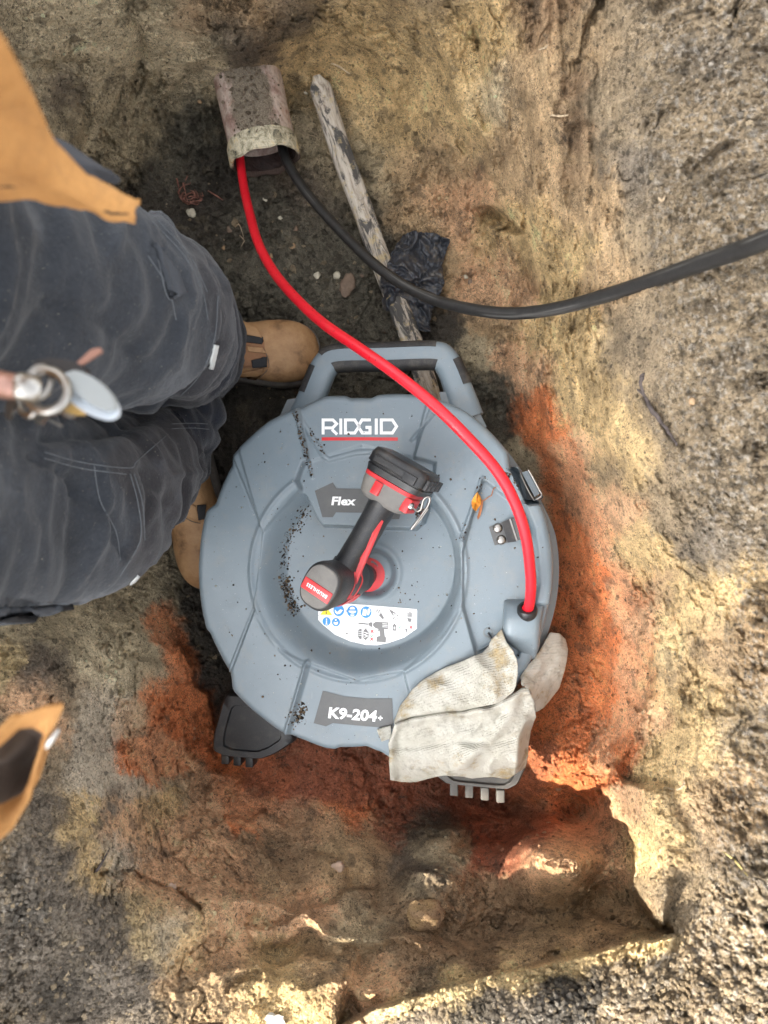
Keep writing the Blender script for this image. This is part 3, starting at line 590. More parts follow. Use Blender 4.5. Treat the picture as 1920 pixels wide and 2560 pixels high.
# ---- lettering, plates and label, laid on the face
def prism_on(name, polys, mat, parent, lift=0.0006, thick=0.0004, fn=None):
    fn = fn or on_face; v = []; f = []
    for poly in polys:
        pts = [fn(x, y, lift) for x, y in poly]; n0 = len(v); v += pts
        tri = tessellate_polygon([[Vector((x, y, 0)) for x, y in poly]])
        f += [tuple(n0+i for i in t) for t in tri]
    o = mesh_obj(name, v, f, mat, parent, smooth=False)
    return o
def stroke(pts, w_, closed=False):
    n = len(pts); L, R = [], []
    q = [Vector((x, y)) for x, y in pts]
    for i in range(n):
        a = q[i-1] if (i > 0 or closed) else None; b = q[(i+1) % n] if (i < n-1 or closed) else None
        d1 = (q[i]-a).normalized() if a is not None else None; d2 = (b-q[i]).normalized() if b is not None else None
        if d1 is None: d1 = d2
        if d2 is None: d2 = d1
        n1 = Vector((-d1.y, d1.x)); n2 = Vector((-d2.y, d2.x)); m = (n1+n2).normalized(); k = w_/2/max(0.4, m.dot(n1))
        L.append(q[i]+m*k); R.append(q[i]-m*k)
    out = []
    for i in range(n if closed else n-1):
        j = (i+1) % n; out.append([tuple(L[i]), tuple(L[j]), tuple(R[j]), tuple(R[i])])
    return out
Z7 = lambda pts: zm(720, 820, 0.31344, pts)
W7 = 23
logo = []
for pts, cl in (([(280, 849), (280, 733), (358, 733), (388, 764), (356, 797), (293, 797)], False), ([(350, 809), (392, 849)], False), ([(421, 849), (421, 722)], False),
                ([(458, 837), (458, 733), (532, 733), (566, 785), (532, 837)], True), ([(660, 733), (590, 733), (562, 780)], False), ([(563, 792), (592, 837), (654, 837), (654, 792), (618, 792)], False),
                ([(704, 849), (704, 722)], False), ([(744, 837), (744, 733), (832, 733), (866, 785), (832, 837)], True)):
    logo += stroke(Z7(pts), W7*0.31344, cl)
lo = prism_on('brand_lettering', logo, M_WHITE, machine)
prism_on('red_underline', stroke(Z7([(268, 885), (560, 884), (876, 886)]), 26*0.31344), M_RED, machine)
def subdiv(poly, m=14):
    out = []
    for i in range(len(poly)):
        a, b = poly[i], poly[(i+1) % len(poly)]; n = max(1, int(math.dist(a, b)/m))
        out += [(a[0]+(b[0]-a[0])*k/n, a[1]+(b[1]-a[1])*k/n) for k in range(n)]
    return out
plate1 = prism_on('name_plate', [[(787, 1227), (832, 1206), (841, 1221), (962, 1223), (974, 1209), (1016, 1229), (998, 1298), (966, 1298), (955, 1283), (840, 1281), (832, 1293), (806, 1293)]], M_PLATE, machine, 0.0010)
plate2 = prism_on('model_plate', [[(807, 1727), (860, 1741), (920, 1747), (980, 1746), (984, 1822), (832, 1808), (815, 1816), (784, 1808)]], M_PLATE, machine, 0.0010)
def text_geo(body, shear=0.0, bold=0.0, spacing=1.0):
    c = bpy.data.curves.new('t', 'FONT'); c.body = body; c.size = 1; c.shear = shear; c.offset = bold; c.space_character = spacing; c.resolution_u = 3
    o = bpy.data.objects.new('t', c); COL.objects.link(o); dg = bpy.context.evaluated_depsgraph_get(); dg.update()
    m = bpy.data.meshes.new_from_object(o.evaluated_get(dg)); v = [x.co.copy() for x in m.vertices]; f = [tuple(p.vertices) for p in m.polygons]
    bpy.data.objects.remove(o); bpy.data.curves.remove(c); bpy.data.meshes.remove(m); return v, f
def text_on(name, body, x, y, hpx, mat, parent, ang=0.0, lift=0.0016, shear=0.0, bold=0.0, wpx=None, spacing=1.0, fn=None):
    fn = fn or on_face; v, f = text_geo(body, shear, bold, spacing)
    x0 = min(q.x for q in v); x1 = max(q.x for q in v); hh = hpx/0.73; sx = (wpx/(x1-x0)) if wpx else hh
    ca, sa = math.cos(ang), math.sin(ang); out = []
    for q in v:
        u, t = (q.x-x0)*sx, q.y*hh; out.append(fn(x + u*ca + t*sa, y + u*sa - t*ca, lift))
    return mesh_obj(name, out, f, mat, parent, smooth=False)
text_on('lettering', 'Flex', 828, 1262, 21, M_WHITE, plate1, 0.01, shear=0.12, bold=0.035, wpx=62)
text_on('lettering', 'T', 958, 1266, 21, M_RED, plate1, 0.01, shear=0.12, bold=0.035, wpx=15)
text_on('lettering', 'TM', 975, 1247, 5, M_RED, plate1, 0.0, bold=0.01)
text_on('lettering', 'K9-204', 820, 1794, 27, M_WHITE, plate2, 0.075, shear=0.06, bold=0.035, wpx=122)
text_on('lettering', '+', 945, 1802, 15, M_WHITE, plate2, 0.06, bold=0.035)
# the hub: red disc with its arrow
def circ(cx, cy, r, n=40, a0=0, a1=2*math.pi, ry=None): return [(cx+r*math.cos(a0+(a1-a0)*k/n), cy+(ry or r)*math.sin(a0+(a1-a0)*k/n)) for k in range(n if abs(a1-a0) > 6.2 else n+1)]
hubd = prism_on('hub_disc', [circ(919, 1437, 43)], M_RED, machine, 0.0012)
text_on('lettering', 'FOR', 923, 1440, 9, M_GREYINK, hubd, 0.05, lift=0.002, bold=0.02, wpx=26)
prism_on('arrow', [circ(917, 1432, 33, 14, -1.2, -0.55) + circ(917, 1432, 26, 14, -0.55, -1.2), [(949, 1424), (930, 1412), (938, 1406)][::1]], M_GREYINK, hubd, 0.002)
prism_on('arrow', [circ(915, 1438, 33, 14, 0.5, 1.5) + circ(915, 1438, 26, 14, 1.5, 0.5)], M_WHITE, hubd, 0.002)
ml = MB(); hc = on_face(920, 1437, 0.0); ml.loft([ring(hc+Vector((0, 0, z)), (1, 0, 0), (0, 1, 0), r, r, 32) for z, r in ((0.0, 0.0145), (0.012, 0.0145), (0.014, 0.012))]); ml.build('drive_hub', M_BLACK, machine)
# warning label
Z2 = lambda pts: zm(760, 1480, 0.19289, pts)
lab = prism_on('warning_label', [Z2([(185, 150), (560, 150), (1000, 185), (1455, 222), (1466, 235), (1462, 475), (1300, 590), (1100, 660), (950, 690), (800, 686), (600, 640), (400, 552), (245, 425), (185, 362)])], M_WHITE, machine, 0.0009)
def icon(polys, mat, lift=0.0016): return prism_on('pictogram', [Z2(p) for p in polys], mat, lab, lift)
icon([[(210, 293), (288, 195), (366, 300)]], M_YEL); icon([circ(289, 272, 10), [(282, 215), (298, 216), (293, 255), (285, 255)]], M_BLKINK, 0.0022)
for cx, cy, r in ((450, 240, 70), (627, 250, 70), (804, 262, 71), (292, 381, 52), (414, 391, 52)): icon([circ(cx, cy, r, 36, ry=r*1.05)], M_BLUE)
icon([[(400, 225), (430, 260), (470, 225), (505, 235), (470, 280), (430, 290), (400, 262)]], M_WHITE, 0.0022)
icon([circ(627, 225, 34, 24, math.pi, 2*math.pi), [(580, 240), (674, 244), (674, 262), (640, 280), (612, 278), (580, 258)], circ(627, 292, 26, 20, 0, math.pi)], M_WHITE, 0.0022)
icon([[(765, 225), (775, 215), (790, 235), (800, 215), (815, 240), (805, 310), (755, 302)], [(825, 222), (850, 210), (862, 250), (838, 300), (820, 300)]], M_WHITE, 0.0022)
icon([circ(292, 352, 9), [(284, 368), (300, 369), (298, 412), (308, 414), (307, 422), (276, 420), (277, 412), (286, 411)]], M_WHITE, 0.0022)
icon([circ(412, 362, 12), [(385, 385), (412, 395), (440, 382), (440, 415), (412, 430), (385, 412)]], M_WHITE, 0.0022)
for c4 in ([(910, 198), (1062, 210), (1055, 352), (905, 340)], [(1090, 212), (1238, 222), (1234, 374), (1088, 362)], [(1274, 226), (1424, 240), (1420, 394), (1270, 384)]):
    icon(stroke(Z2(c4) and c4, 3, True), M_GREYINK)
icon([[(970, 300), (1000, 270), (1040, 340), (1015, 350)]] + stroke([(930, 270), (950, 225), (965, 270), (980, 230), (990, 275)], 7) + stroke([(975, 235), (1048, 245)], 4) + stroke([(935, 285), (965, 320), (945, 335), (935, 300)], 4), M_GREYINK)
icon([[(1100, 220), (1140, 240), (1190, 275), (1180, 285), (1150, 268), (1160, 300), (1148, 300), (1120, 262)]] + stroke(circ(1186, 322, 34, 20), 7, True) + stroke([(1135, 360), (1225, 292)], 8), M_GREYINK)
icon([[(1335, 335), (1398, 345), (1385, 388), (1352, 384)]] + [[(1340+k*16, 250+abs(k-1.5)*12), (1350+k*16, 250+abs(k-1.5)*12), (1352+k*15, 325), (1340+k*15, 323)] for k in range(4)] + stroke([(1292, 235), (1322, 270), (1305, 300), (1325, 320)], 6), M_GREYINK)
icon(stroke([(185, 302), (1462, 412)], 3) + stroke([(664, 345), (658, 655)], 3), M_GREYINK)
# drill pictogram
icon([[(930, 385), (1095, 395), (1088, 482), (1038, 482), (1048, 575), (1065, 590), (1060, 656), (938, 645), (942, 580), (985, 570), (978, 500), (960, 520), (962, 480), (930, 470), (895, 440), (895, 410)], [(835, 410), (860, 392), (885, 395), (885, 455), (860, 448), (840, 430)]] + stroke([(705, 405), (832, 418)], 16), M_GREYINK)
icon(stroke([(1015, 410), (1085, 414)], 7) + stroke([(1015, 430), (1085, 434)], 7) + stroke([(1015, 450), (1085, 454)], 7), M_WHITE, 0.0022)
icon(stroke(circ(762, 548, 84, 36, ry=94), 4, True) + [[(700, 500), (725, 475), (748, 480), (748, 610), (722, 610), (700, 580)], [(770, 500), (800, 470), (840, 530), (835, 580), (800, 625), (768, 600)]], M_GREYINK)
icon(stroke([(705, 510), (745, 514)], 6)+stroke([(705, 535), (745, 538)], 6)+stroke([(705, 560), (745, 563)], 6)+stroke([(775, 520), (830, 535), (780, 555), (825, 570), (780, 590)], 10), M_WHITE, 0.0022)
for cx, cy in ((882, 510), (878, 610), (1386, 458)): icon(stroke([(cx-18, cy-20), (cx+18, cy+20)], 11), M_RED, 0.0018); icon(stroke([(cx+18, cy-20), (cx-18, cy+20)], 11), M_RED, 0.0021)
for cx, cy in ((880, 560), (1243, 450)): icon(stroke([(cx-22, cy+2), (cx-6, cy+17), (cx+22, cy-16)], 8), M_GREEN, 0.0018)
icon([[(1150, 425), (1162, 424), (1164, 408), (1182, 409), (1184, 426), (1196, 428), (1192, 505), (1147, 500)]], M_GREYINK); icon([[(1176, 440), (1160, 470), (1172, 472), (1166, 492), (1186, 462), (1174, 460)]], M_WHITE, 0.0022)
icon(stroke(circ(1326, 434, 19, 20), 4, True) + [[(1308, 475), (1344, 478), (1336, 500), (1332, 530), (1322, 530), (1318, 498)]], M_GREYINK)
for tx, x, y, hpx in (('n', 1112, 545, 30), ('0', 1136, 550, 12), ('1000-2500', 1110, 580, 22), ('/min', 1115, 616, 20), ('Max. 70%', 706, 660, 16)):
    (a, b), = Z2([(x, y)]); text_on('lettering', tx, a, b, hpx*0.193, M_GREYINK, lab, 0.075, lift=0.0016)

# cable outlet block, bushing, clip, latch
def bl(name, rows, mat, parent):
    mb = MB(); mb.loft([[on_face(x, y, h) for x, y, h in r] for r in rows], True, True); return mb.build(name, mat, parent)
Z6 = lambda x, y: (1180 + x*0.21700, 1140 + y*0.21700)
def z6row(pts): return [(*Z6(x, y), h) for x, y, h in pts]
B_ = face(1300, 1560, 0)
def z6(x, y, h): X, Y = Z6(x, y); return face(X, Y, h)
mb = MB()
xs = [(352, 2050), (372, 1960), (430, 1930), (640, 1960), (760, 1930), (815, 1850)]
def arch(y_, xl, xr, hh, drop=-0.016):
    pts = []; n = 14
    for k in range(n+1):
        a = math.pi*k/n; c = -math.cos(a); s = math.sin(a)
        u = (xl+xr)/2 + (xr-xl)/2*math.copysign(abs(c)**0.45, c); pts.append(z6(u, y_, drop + (hh-drop)*abs(s)**0.42))
    return pts
mb.loft([arch(1640, 372, 850, -0.012), arch(1700, 365, 845, 0.004), arch(1740, 362, 838, 0.010), arch(1790, 360, 828, 0.014), arch(1850, 355, 815, 0.020), arch(1900, 352, 805, 0.022), arch(2050, 352, 795, 0.020), arch(2120, 380, 785, 0.016), arch(2200, 470, 775, 0.009), arch(2290, 600, 745, -0.001), arch(2340, 650, 720, -0.012)])
mb.build('cable_outlet', M_SHELL, machine)
bc = z6(637, 1772, 0.016); bn = Vector((0, 0.78, 0.62)).normalized(); bu = Vector((1, 0, 0)); bv = bn.cross(bu)
mb = MB(); mb.loft([ring(bc+bn*t, bu, bv, r, r, 32) for t, r in ((-0.01, 0.0148), (0.002, 0.0152), (0.0045, 0.0135), (0.0048, 0.0095), (-0.004, 0.009))]); mb.build('bushing', M_BLACK, machine)
cz = lambda x, y, h: on_face(*Z6(x, y), h)
clip = MB()
def slab(mbx, quad, h0, h1):
    a = [cz(x, y, h0) for x, y in quad]; b = [cz(x, y, h1) for x, y in quad]; mbx.loft([a, b])
slab(clip, [(195, 818), (345, 764), (412, 998), (262, 1030)], 0.0, 0.0022)
cl = clip.build('cable_clip', plain('clip_metal', (0.085, 0.085, 0.085), 0.42, metal=0.2, var=0.1, dust=0.15), machine, smooth=False)
m2 = MB(); slab(m2, [(345, 764), (430, 725), (512, 985), (412, 998)], 0.0005, 0.006); slab(m2, [(445, 725), (585, 660), (668, 935), (525, 975)], 0.0005, 0.009); m2.build('strap', M_BLACK, cl, smooth=False)
m2 = MB(); slab(m2, [(428, 728), (446, 724), (526, 972), (510, 980)], 0.006, 0.011); m2.build('bracket_edge', M_STEEL, cl, smooth=False)
for x, y in ((297, 832), (338, 966)):
    m2 = MB(); c = cz(x, y, 0.002); m2.loft([ring(c+Vector((0, 0, z)), (1, 0, 0), (0, 1, 0), r, r, 20) for z, r in ((0, 0.0075), (0.0012, 0.0072), (0.0032, 0.0045), (0.0034, 0.001))]); s_ = m2.build('screw', M_STEEL, cl)
lt = MB(); pl_ = [z6(x, y, -0.03) for x, y in [(545, 175), (620, 345), (700, 490), (730, 505), (800, 455), (770, 380), (690, 230), (650, 160)]]
lt.tube([Vector(q) for q in spline([tuple(p) for p in pl_], 40)], 0.0017, 8); lo_ = lt.build('latch_bail', M_STEEL, machine)
m2 = MB(); m2.prism([tuple(z6(x, y, -0.035))[:2] for x, y in [(572, 190), (640, 168), (790, 425), (722, 470)]], -0.06, -0.036); m2.build('latch_tab', M_SHELL, lo_, smooth=False)
m2 = MB(); m2.prism([tuple(z6(x, y, -0.035))[:2] for x, y in [(735, 505), (800, 440), (830, 470), (800, 500)]], -0.05, -0.04); m2.build('latch_hook', M_BLACK, lo_, smooth=False)
pc = on_face(*Z6(185, 2035), 0.0); m2 = MB(); m2.loft([ring(pc+Vector((0, 0, z)), (1, 0, 0), (0, 1, 0), r, r, 20) for z, r in ((-0.003, 0.0078), (0.001, 0.0078), (0.0012, 0.0052), (-0.002, 0.0048))]); m2.build('grommet', M_SHELL2, machine)
m2 = MB(); m2.tube([pc+Vector((0, 0, 0.002)), pc+Vector((0.006, -0.010, 0.006)), pc+Vector((0.012, -0.026, 0.003))], 0.0017, 8); m2.build('cord_end', M_BLACK, machine)

# ---------------------------------------------------------------- cordless drill plugged into the hub
hubw = on_face_w(920, 1437, 0.006); rear = P(797, 1466, 0.352)
az = (rear-hubw).normalized(); h0 = Vector((165, 272, 0)).normalized(); ay = (h0 - az*h0.dot(az)).normalized(); ax = ay.cross(az)
LZ = (rear-hubw).length
DM = Matrix.Translation(hubw) @ Matrix((ax, ay, az)).transposed().to_4x4()
drill = empty('cordless_drill', mtx=DM)
tag(drill, 'black and red cordless drill standing chuck-down in the red hub of the drum', 'drill')
EX, EY, EZ = Vector((1, 0, 0)), Vector((0, 1, 0)), Vector((0, 0, 1))
def zloft(prof, p=2.0, n=48): return MB().loft([ring((0, cy, z), EX, EY, rx, ry, n, p) for z, cy, rx, ry in prof])
M_DBLK = plain('drill_black', (0.02, 0.021, 0.023), 0.42, var=0.2, scale=40, bumpd=0.0003, bscale=1500, dust=0.3)
M_DGREY = plain('drill_grey', (0.145, 0.138, 0.128), 0.7, var=0.15, scale=50, bumpd=0.0003, bscale=1500, dust=0.35)
M_DRED = plain('drill_red', (0.52, 0.03, 0.035), 0.42, var=0.12, scale=60, dust=0.25)
zloft([(LZ*0.33, 0, 0.024, 0.026), (LZ*0.36, 0, 0.027, 0.030), (LZ*0.52, 0, 0.0285, 0.033), (LZ*0.8, -0.001, 0.0290, 0.0345), (LZ*0.9, -0.001, 0.0285, 0.034)], 2.3).build('motor_housing', M_DBLK, drill)
cap = zloft([(LZ*0.9, -0.001, 0.0290, 0.0345), (LZ*0.95, -0.001, 0.0285, 0.034), (LZ*0.985, -0.001, 0.0262, 0.0318), (LZ*0.992, -0.001, 0.0245, 0.030)], 2.5).build('rear_cap', M_DBLK, drill)
zloft([(LZ*0.99, -0.0005, 0.0242, 0.0296), (LZ*0.999, -0.0005, 0.0238, 0.0290), (LZ*1.002, -0.0005, 0.0225, 0.0278)], 2.7).build('cap_pad', M_DGREY, cap)
bd = MB(); bd.box((0, -0.006, LZ*1.003), 0.0232, 0.0083, 0.0013, bev=0.0011); badge = bd.build('badge', M_DRED, cap)
def local_text(name, body, cx, cy, z, hgt, wid, mat, parent, ang, bold=0.02):
    v, f = text_geo(body, 0, bold, 1.15); x0 = min(q.x for q in v); x1 = max(q.x for q in v); out = []
    for q in v:
        u = ((q.x-x0)/(x1-x0)-0.5)*wid; t = (q.y-0.36)/0.73*hgt; out.append(Vector((cx + u*math.cos(ang) - t*math.sin(ang), cy + u*math.sin(ang) + t*math.cos(ang), z)))
    return mesh_obj(name, out, f, mat, parent, smooth=False)
local_text('lettering', 'BRUSHLESS', 0.001, -0.006, LZ*1.003+0.0016, 0.0052, 0.034, M_WHITE, badge, math.pi)
zloft([(LZ*0.17, 0, 0.023, 0.023), (LZ*0.2, 0, 0.0245, 0.0245), (LZ*0.33, 0, 0.0245, 0.0255), (LZ*0.34, 0, 0.022, 0.023)]).build('torque_collar', M_DBLK, drill)
ck = MB(); prof = [(0.0, 0.011), (0.004, 0.016), (0.03, 0.020)]
rr = []
for z, r in prof:
    rr.append([Vector((r*(1+(0.03 if k % 2 else 0))*math.cos(2*math.pi*k/64), r*(1+(0.03 if k % 2 else 0))*math.sin(2*math.pi*k/64), z)) for k in range(64)])
ck.loft(rr); ck.build('chuck', M_BLACK, drill)
# handle
hz = LZ*0.62
def yloft(prof, p=2.2, n=40): return MB().loft([ring((cx, y, z), EX, -EZ, rx, rz, n, p) for y, cx, z, rx, rz in prof])
yloft([(0.012, 0, hz, 0.0225, 0.036), (0.026, 0, hz, 0.0205, 0.033), (0.04, 0, hz-0.001, 0.0192, 0.0285), (0.07, 0, hz-0.004, 0.0190, 0.026), (0.105, 0, hz-0.007, 0.0192, 0.0255), (0.132, 0, hz-0.009, 0.0205, 0.028), (0.140, 0, hz-0.009, 0.0215, 0.030)]).build('grip', M_DBLK, drill)
bz = hz-0.014
base = yloft([(0.130, 0, bz, 0.030, 0.030), (0.136, 0, bz, 0.037, 0.036), (0.152, 0, bz, 0.0405, 0.039), (0.160, 0, bz, 0.0410, 0.040)], 4.0).build('foot_housing', M_DGREY, drill)
yloft([(0.1602, 0, bz, 0.0415, 0.0405), (0.1660, 0, bz, 0.0415, 0.0405)], 4.0).build('red_band', M_DRED, base)
m2 = MB(); m2.box((-0.008, 0.150, bz+0.040), 0.0062, 0.0095, 0.004, bev=0.001); m2.build('release_tab', M_RED, base)
m2 = MB(); m2.box((0.0380, 0.149, bz+0.014), 0.006, 0.0105, 0.020, bev=0.0015); m2.build('red_corner', M_DRED, base)
bat = yloft([(0.167, 0.003, bz, 0.044, 0.040), (0.176, 0.003, bz, 0.0465, 0.042), (0.1765, 0.003, bz, 0.0450, 0.0405), (0.179, 0.003, bz, 0.0450, 0.0405), (0.1795, 0.003, bz, 0.048, 0.043), (0.192, 0.003, bz, 0.048, 0.043), (0.200, 0.003, bz, 0.045, 0.040), (0.2015, 0.003, bz, 0.040, 0.036)], 5.0).build('battery', M_BLACK, drill)
for sx_ in (-1, 1):
    for sz_ in (-0.6, 0.2, 0.8):
        m2 = MB(); c = Vector((0.003+sx_*0.033, 0.2016, bz+sz_*0.030)); m2.loft([ring(c+EY*t, EX, -EZ, r, r, 16) for t, r in ((-0.002, 0.0036), (0.0004, 0.0034), (0.0005, 0.0022), (-0.0012, 0.0018))]); m2.build('screw', M_DGREY, bat)
m2 = MB(); m2.box((0.003, 0.1865, bz+0.0442), 0.034, 0.0045, 0.0018, bev=0.001); m2.box((0.028, 0.185, bz+0.0442), 0.010, 0.0062, 0.003, bev=0.001); m2.build('battery_ribs', M_DBLK, bat)
m2 = MB()
for k in range(4): m2.box((0.0510, 0.187, bz+0.03-k*0.02), 0.0025, 0.0075, 0.0055, bev=0.001)
m2.build('side_ribs', M_DBLK, bat)
# belt clip: bent steel wire on the right side of the foot
wc = [(0.046, 0.151, bz+0.03), (0.056, 0.150, bz+0.032), (0.060, 0.156, bz+0.034), (0.058, 0.168, bz+0.038), (0.061, 0.175, bz+0.040), (0.066, 0.174, bz+0.040), (0.067, 0.164, bz+0.036), (0.064, 0.150, bz+0.03), (0.061, 0.136, bz+0.024), (0.058, 0.122, bz+0.02)]
m2 = MB(); m2.tube([Vector(q) for q in spline(wc, 50)], 0.0017, 8)
m2.tube([Vector((0.0665, 0.160, bz+0.026)), Vector((0.0635, 0.142, bz+0.022)), Vector((0.059, 0.123, bz+0.018))], 0.0016, 8)
bc_ = m2.build('belt_clip', M_STEEL, drill)
m2 = MB(); c = Vector((0.046, 0.151, bz+0.03)); m2.loft([ring(c+EX*t, EY, EZ, r, r, 16) for t, r in ((-0.003, 0.0055), (0.0015, 0.005), (0.0022, 0.002))]); m2.build('screw', M_STEEL, bc_)
# red side flash on the right of the grip and the logo patch on the motor
def side_patch(name, outline, mat, parent, th=0.0012):   # outline in (y, z) on the +x side of housing and grip
    sm_ = 5; pts = []
    for i in range(len(outline)):
        a, b = outline[i], outline[(i+1) % len(outline)]
        pts += [(a[0]+(b[0]-a[0])*k/sm_, a[1]+(b[1]-a[1])*k/sm_) for k in range(sm_)]
    def surf(y, z, off):
        if y < 0.03:
            ry = 0.034; x = 0.0288*(max(0.0, 1-abs((y+0.001)/ry)**2.3))**(1/2.3)
            if y > 0.012: x = max(x, 0.0205*(max(0.02, 1-abs((z-hz)/0.036)**2.2))**(1/2.2))
        else: x = 0.0192*(max(0.02, 1-abs((z-hz+0.004)/0.0275)**2.2))**(1/2.2)
        return Vector((x+off, y, z))
    tri = tessellate_polygon([[Vector((a, b, 0)) for a, b in pts]]); n = len(pts)
    v = [surf(a, b, th) for a, b in pts] + [surf(a, b, -0.004) for a, b in pts]
    f = [tuple(t) for t in tri] + [tuple(n+i for i in reversed(t)) for t in tri] + [(i, (i+1) % n, n+(i+1) % n, n+i) for i in range(n)]
    return mesh_obj(name, v, f, mat, parent, smooth=False)
side_patch('red_flash', [(0.112, hz+0.010), (0.09, hz+0.014), (0.065, hz+0.013), (0.05, hz+0.016), (0.035, hz+0.014), (0.024, hz+0.018), (0.012, hz+0.016), (0.004, hz+0.018), (-0.010, hz+0.020), (-0.012, hz-0.004), (0.004, hz-0.008), (0.016, hz-0.014), (0.03, hz-0.008), (0.042, hz+0.004), (0.06, hz+0.004), (0.09, hz+0.006)], M_DRED, drill)
side_patch('lamp_window', [(0.020, hz+0.006), (0.029, hz+0.010), (0.033, hz+0.004), (0.024, hz-0.002)], M_DBLK, drill, 0.0022)
lg = side_patch('logo_patch', [(-0.014, hz+0.008), (-0.022, hz+0.018), (-0.029, hz+0.014), (-0.024, hz-0.02), (-0.008, hz-0.03), (-0.006, hz-0.012)], M_DRED, drill)
m2 = MB(); m2.box((-0.0215, 0.022, hz-0.012), 0.006, 0.005, 0.005, bev=0.0015); m2.build('direction_switch', M_DBLK, drill)
m2 = MB(); m2.loft([ring((0, 0.035+0.012*k, hz-0.029-0.004*math.sin(k*1.2)), EX, EY, 0.009, 0.008, 16) for k in range(3)]); m2.build('trigger', M_DRED, drill)

# ---------------------------------------------------------------- the two cables
def run(pts, n): return [P(x*K, y*K, z) for x, y, z in spline(pts, n)]
h_pts = [(1140, 1325, .262), (1146, 1285, .285), (1146, 1240, .305), (1136, 1160, .335), (1112, 1085, .355), (1072, 1015, .37), (1010, 945, .38), (935, 872, .375), (855, 808, .36), (780, 755, .335), (700, 700, .29), (640, 645, .24), (592, 588, .19), (558, 525, .145), (538, 455, .10), (526, 400, .068), (518, 340, .055), (512, 300, .06)]
hp_ = run(h_pts, 160)
hp_[0:0] = []
M_HS = M_HOSE
hose = MB().tube([MM @ (bc - bn*0.006), MM @ (bc + bn*0.004)] + hp_[3:], 0.0078, 20).build('red_cable', M_HOSE)
tag(hose, 'smooth red cable arching from the drum outlet over the carry handle into the clay pipe', 'cable')
m, n, b = new_mat('black_sheath')
t = tex(n, 90, 6, 0.7, vec=stretch(n, (1, 1, 1))); t2 = tex(n, 700, 3, 0.6)
c_ = ramp(n, t.outputs[0], [(0.35, (.012, .012, .013)), (0.6, (.035, .034, .033)), (0.8, (.11, .10, .085))]); at_ = n.nodes.new('ShaderNodeAttribute'); at_.attribute_name = 'Col'; n.links.new(mixc(n, 0.3, at_.outputs['Color'], c_), b.inputs['Base Color']); b.inputs['Roughness'].default_value = 0.5
bump(n, b, t2.outputs[0], 0.0006); M_BCAB = m
b_pts = [(606, 300, .05), (618, 345, .055), (652, 402, .065), (695, 455, .08), (748, 512, .10), (810, 572, .13), (872, 616, .16), (945, 650, .20), (1030, 670, .25), (1115, 677, .30), (1205, 666, .36), (1300, 641, .43), (1400, 609, .505), (1500, 574, .58), (1600, 540, .645), (1690, 505, .70), (1800, 470, .74), (1950, 440, .74), (2150, 420, .68)]
mb = MB(); bp_ = run(b_pts, 160)
mb.tube(bp_, [0.0088 + 0.00012*math.sin(i*1.3) for i in range(len(bp_))], 40)
bo = mb.build('black_cable', M_BCAB); nb = len(bo.data.vertices); ki = np.arange(nb) % 40; li = np.arange(nb)//40
pk = np.stack([np.cos(ki/40*6.283)*3.2, np.sin(ki/40*6.283)*3.2, li*0.045], 1); sv_ = fbm(pk, 1.0, 4, 401, 0.7); bl2 = fbm(pk*np.array([.4, .4, 1.2]), 1.0, 3, 405)
cv = .012 + .11*sst(0.02, 0.5, sv_)*sst(-0.3, 0.4, bl2); ca = bo.data.color_attributes.new('Col', 'FLOAT_COLOR', 'POINT'); ca.data.foreach_set('color', np.stack([cv, cv*.97, cv*.90, np.ones(nb)], 1).ravel())
tag(bo, 'scuffed black cable rising from the clay pipe to the grey ground on the right', 'cable')

# ---------------------------------------------------------------- clay pipe
m, n, b = new_mat('old_clay')
co = objco(n); a = tex(n, 22, 6, 0.65, dist=0.5); a2 = tex(n, 140, 4, 0.6); a3 = tex(n, 500, 3, 0.6)
cc = ramp(n, a.outputs[0], [(0.3, (.15, .085, .065)), (0.42, (.38, .25, .21)), (0.55, (.60, .50, .43)), (0.72, (.38, .18, .11))])
cc = mixc(n, ramp(n, a2.outputs[0], [(0.36, (0.4,)*3), (0.5, (0,)*3)]), cc, (0.2, 0.15, 0.12))
geo = n.nodes.new('ShaderNodeSeparateXYZ'); n.links.new(co, geo.inputs[0])
mr = n.nodes.new('ShaderNodeMapRange'); mr.inputs[1].default_value = 0.034; mr.inputs[2].default_value = 0.056; n.links.new(geo.outputs['Z'], mr.inputs[0])
mm = n.nodes.new('ShaderNodeMath'); mm.operation = 'ADD'; mr2 = n.nodes.new('ShaderNodeMapRange'); mr2.inputs[3].default_value = -0.7; mr2.inputs[4].default_value = 0.7; n.links.new(tex(n, 45, 6, 0.7).outputs[0], mr2.inputs[0]); n.links.new(mr.outputs[0], mm.inputs[0]); n.links.new(mr2.outputs[0], mm.inputs[1])
mud = ramp(n, a3.outputs[0], [(0.3, (.085, .07, .053)), (0.55, (.20, .165, .12)), (0.75, (.36, .30, .22))])
cc = mixc(n, ramp(n, mm.outputs[0], [(0.45, (0, 0, 0)), (0.75, (1, 1, 1))]), cc, mud)
n.links.new(cc, b.inputs['Base Color']); b.inputs['Roughness'].default_value = 0.85; bump(n, b, a3.outputs[0], 0.0014, 1, bump(n, b, a2.outputs[0], 0.0016)); M_CLAY = m
m, n, b = new_mat('pale_scale'); a = tex(n, 60, 6, 0.7, dist=0.6); a2 = tex(n, 300, 3, 0.6)
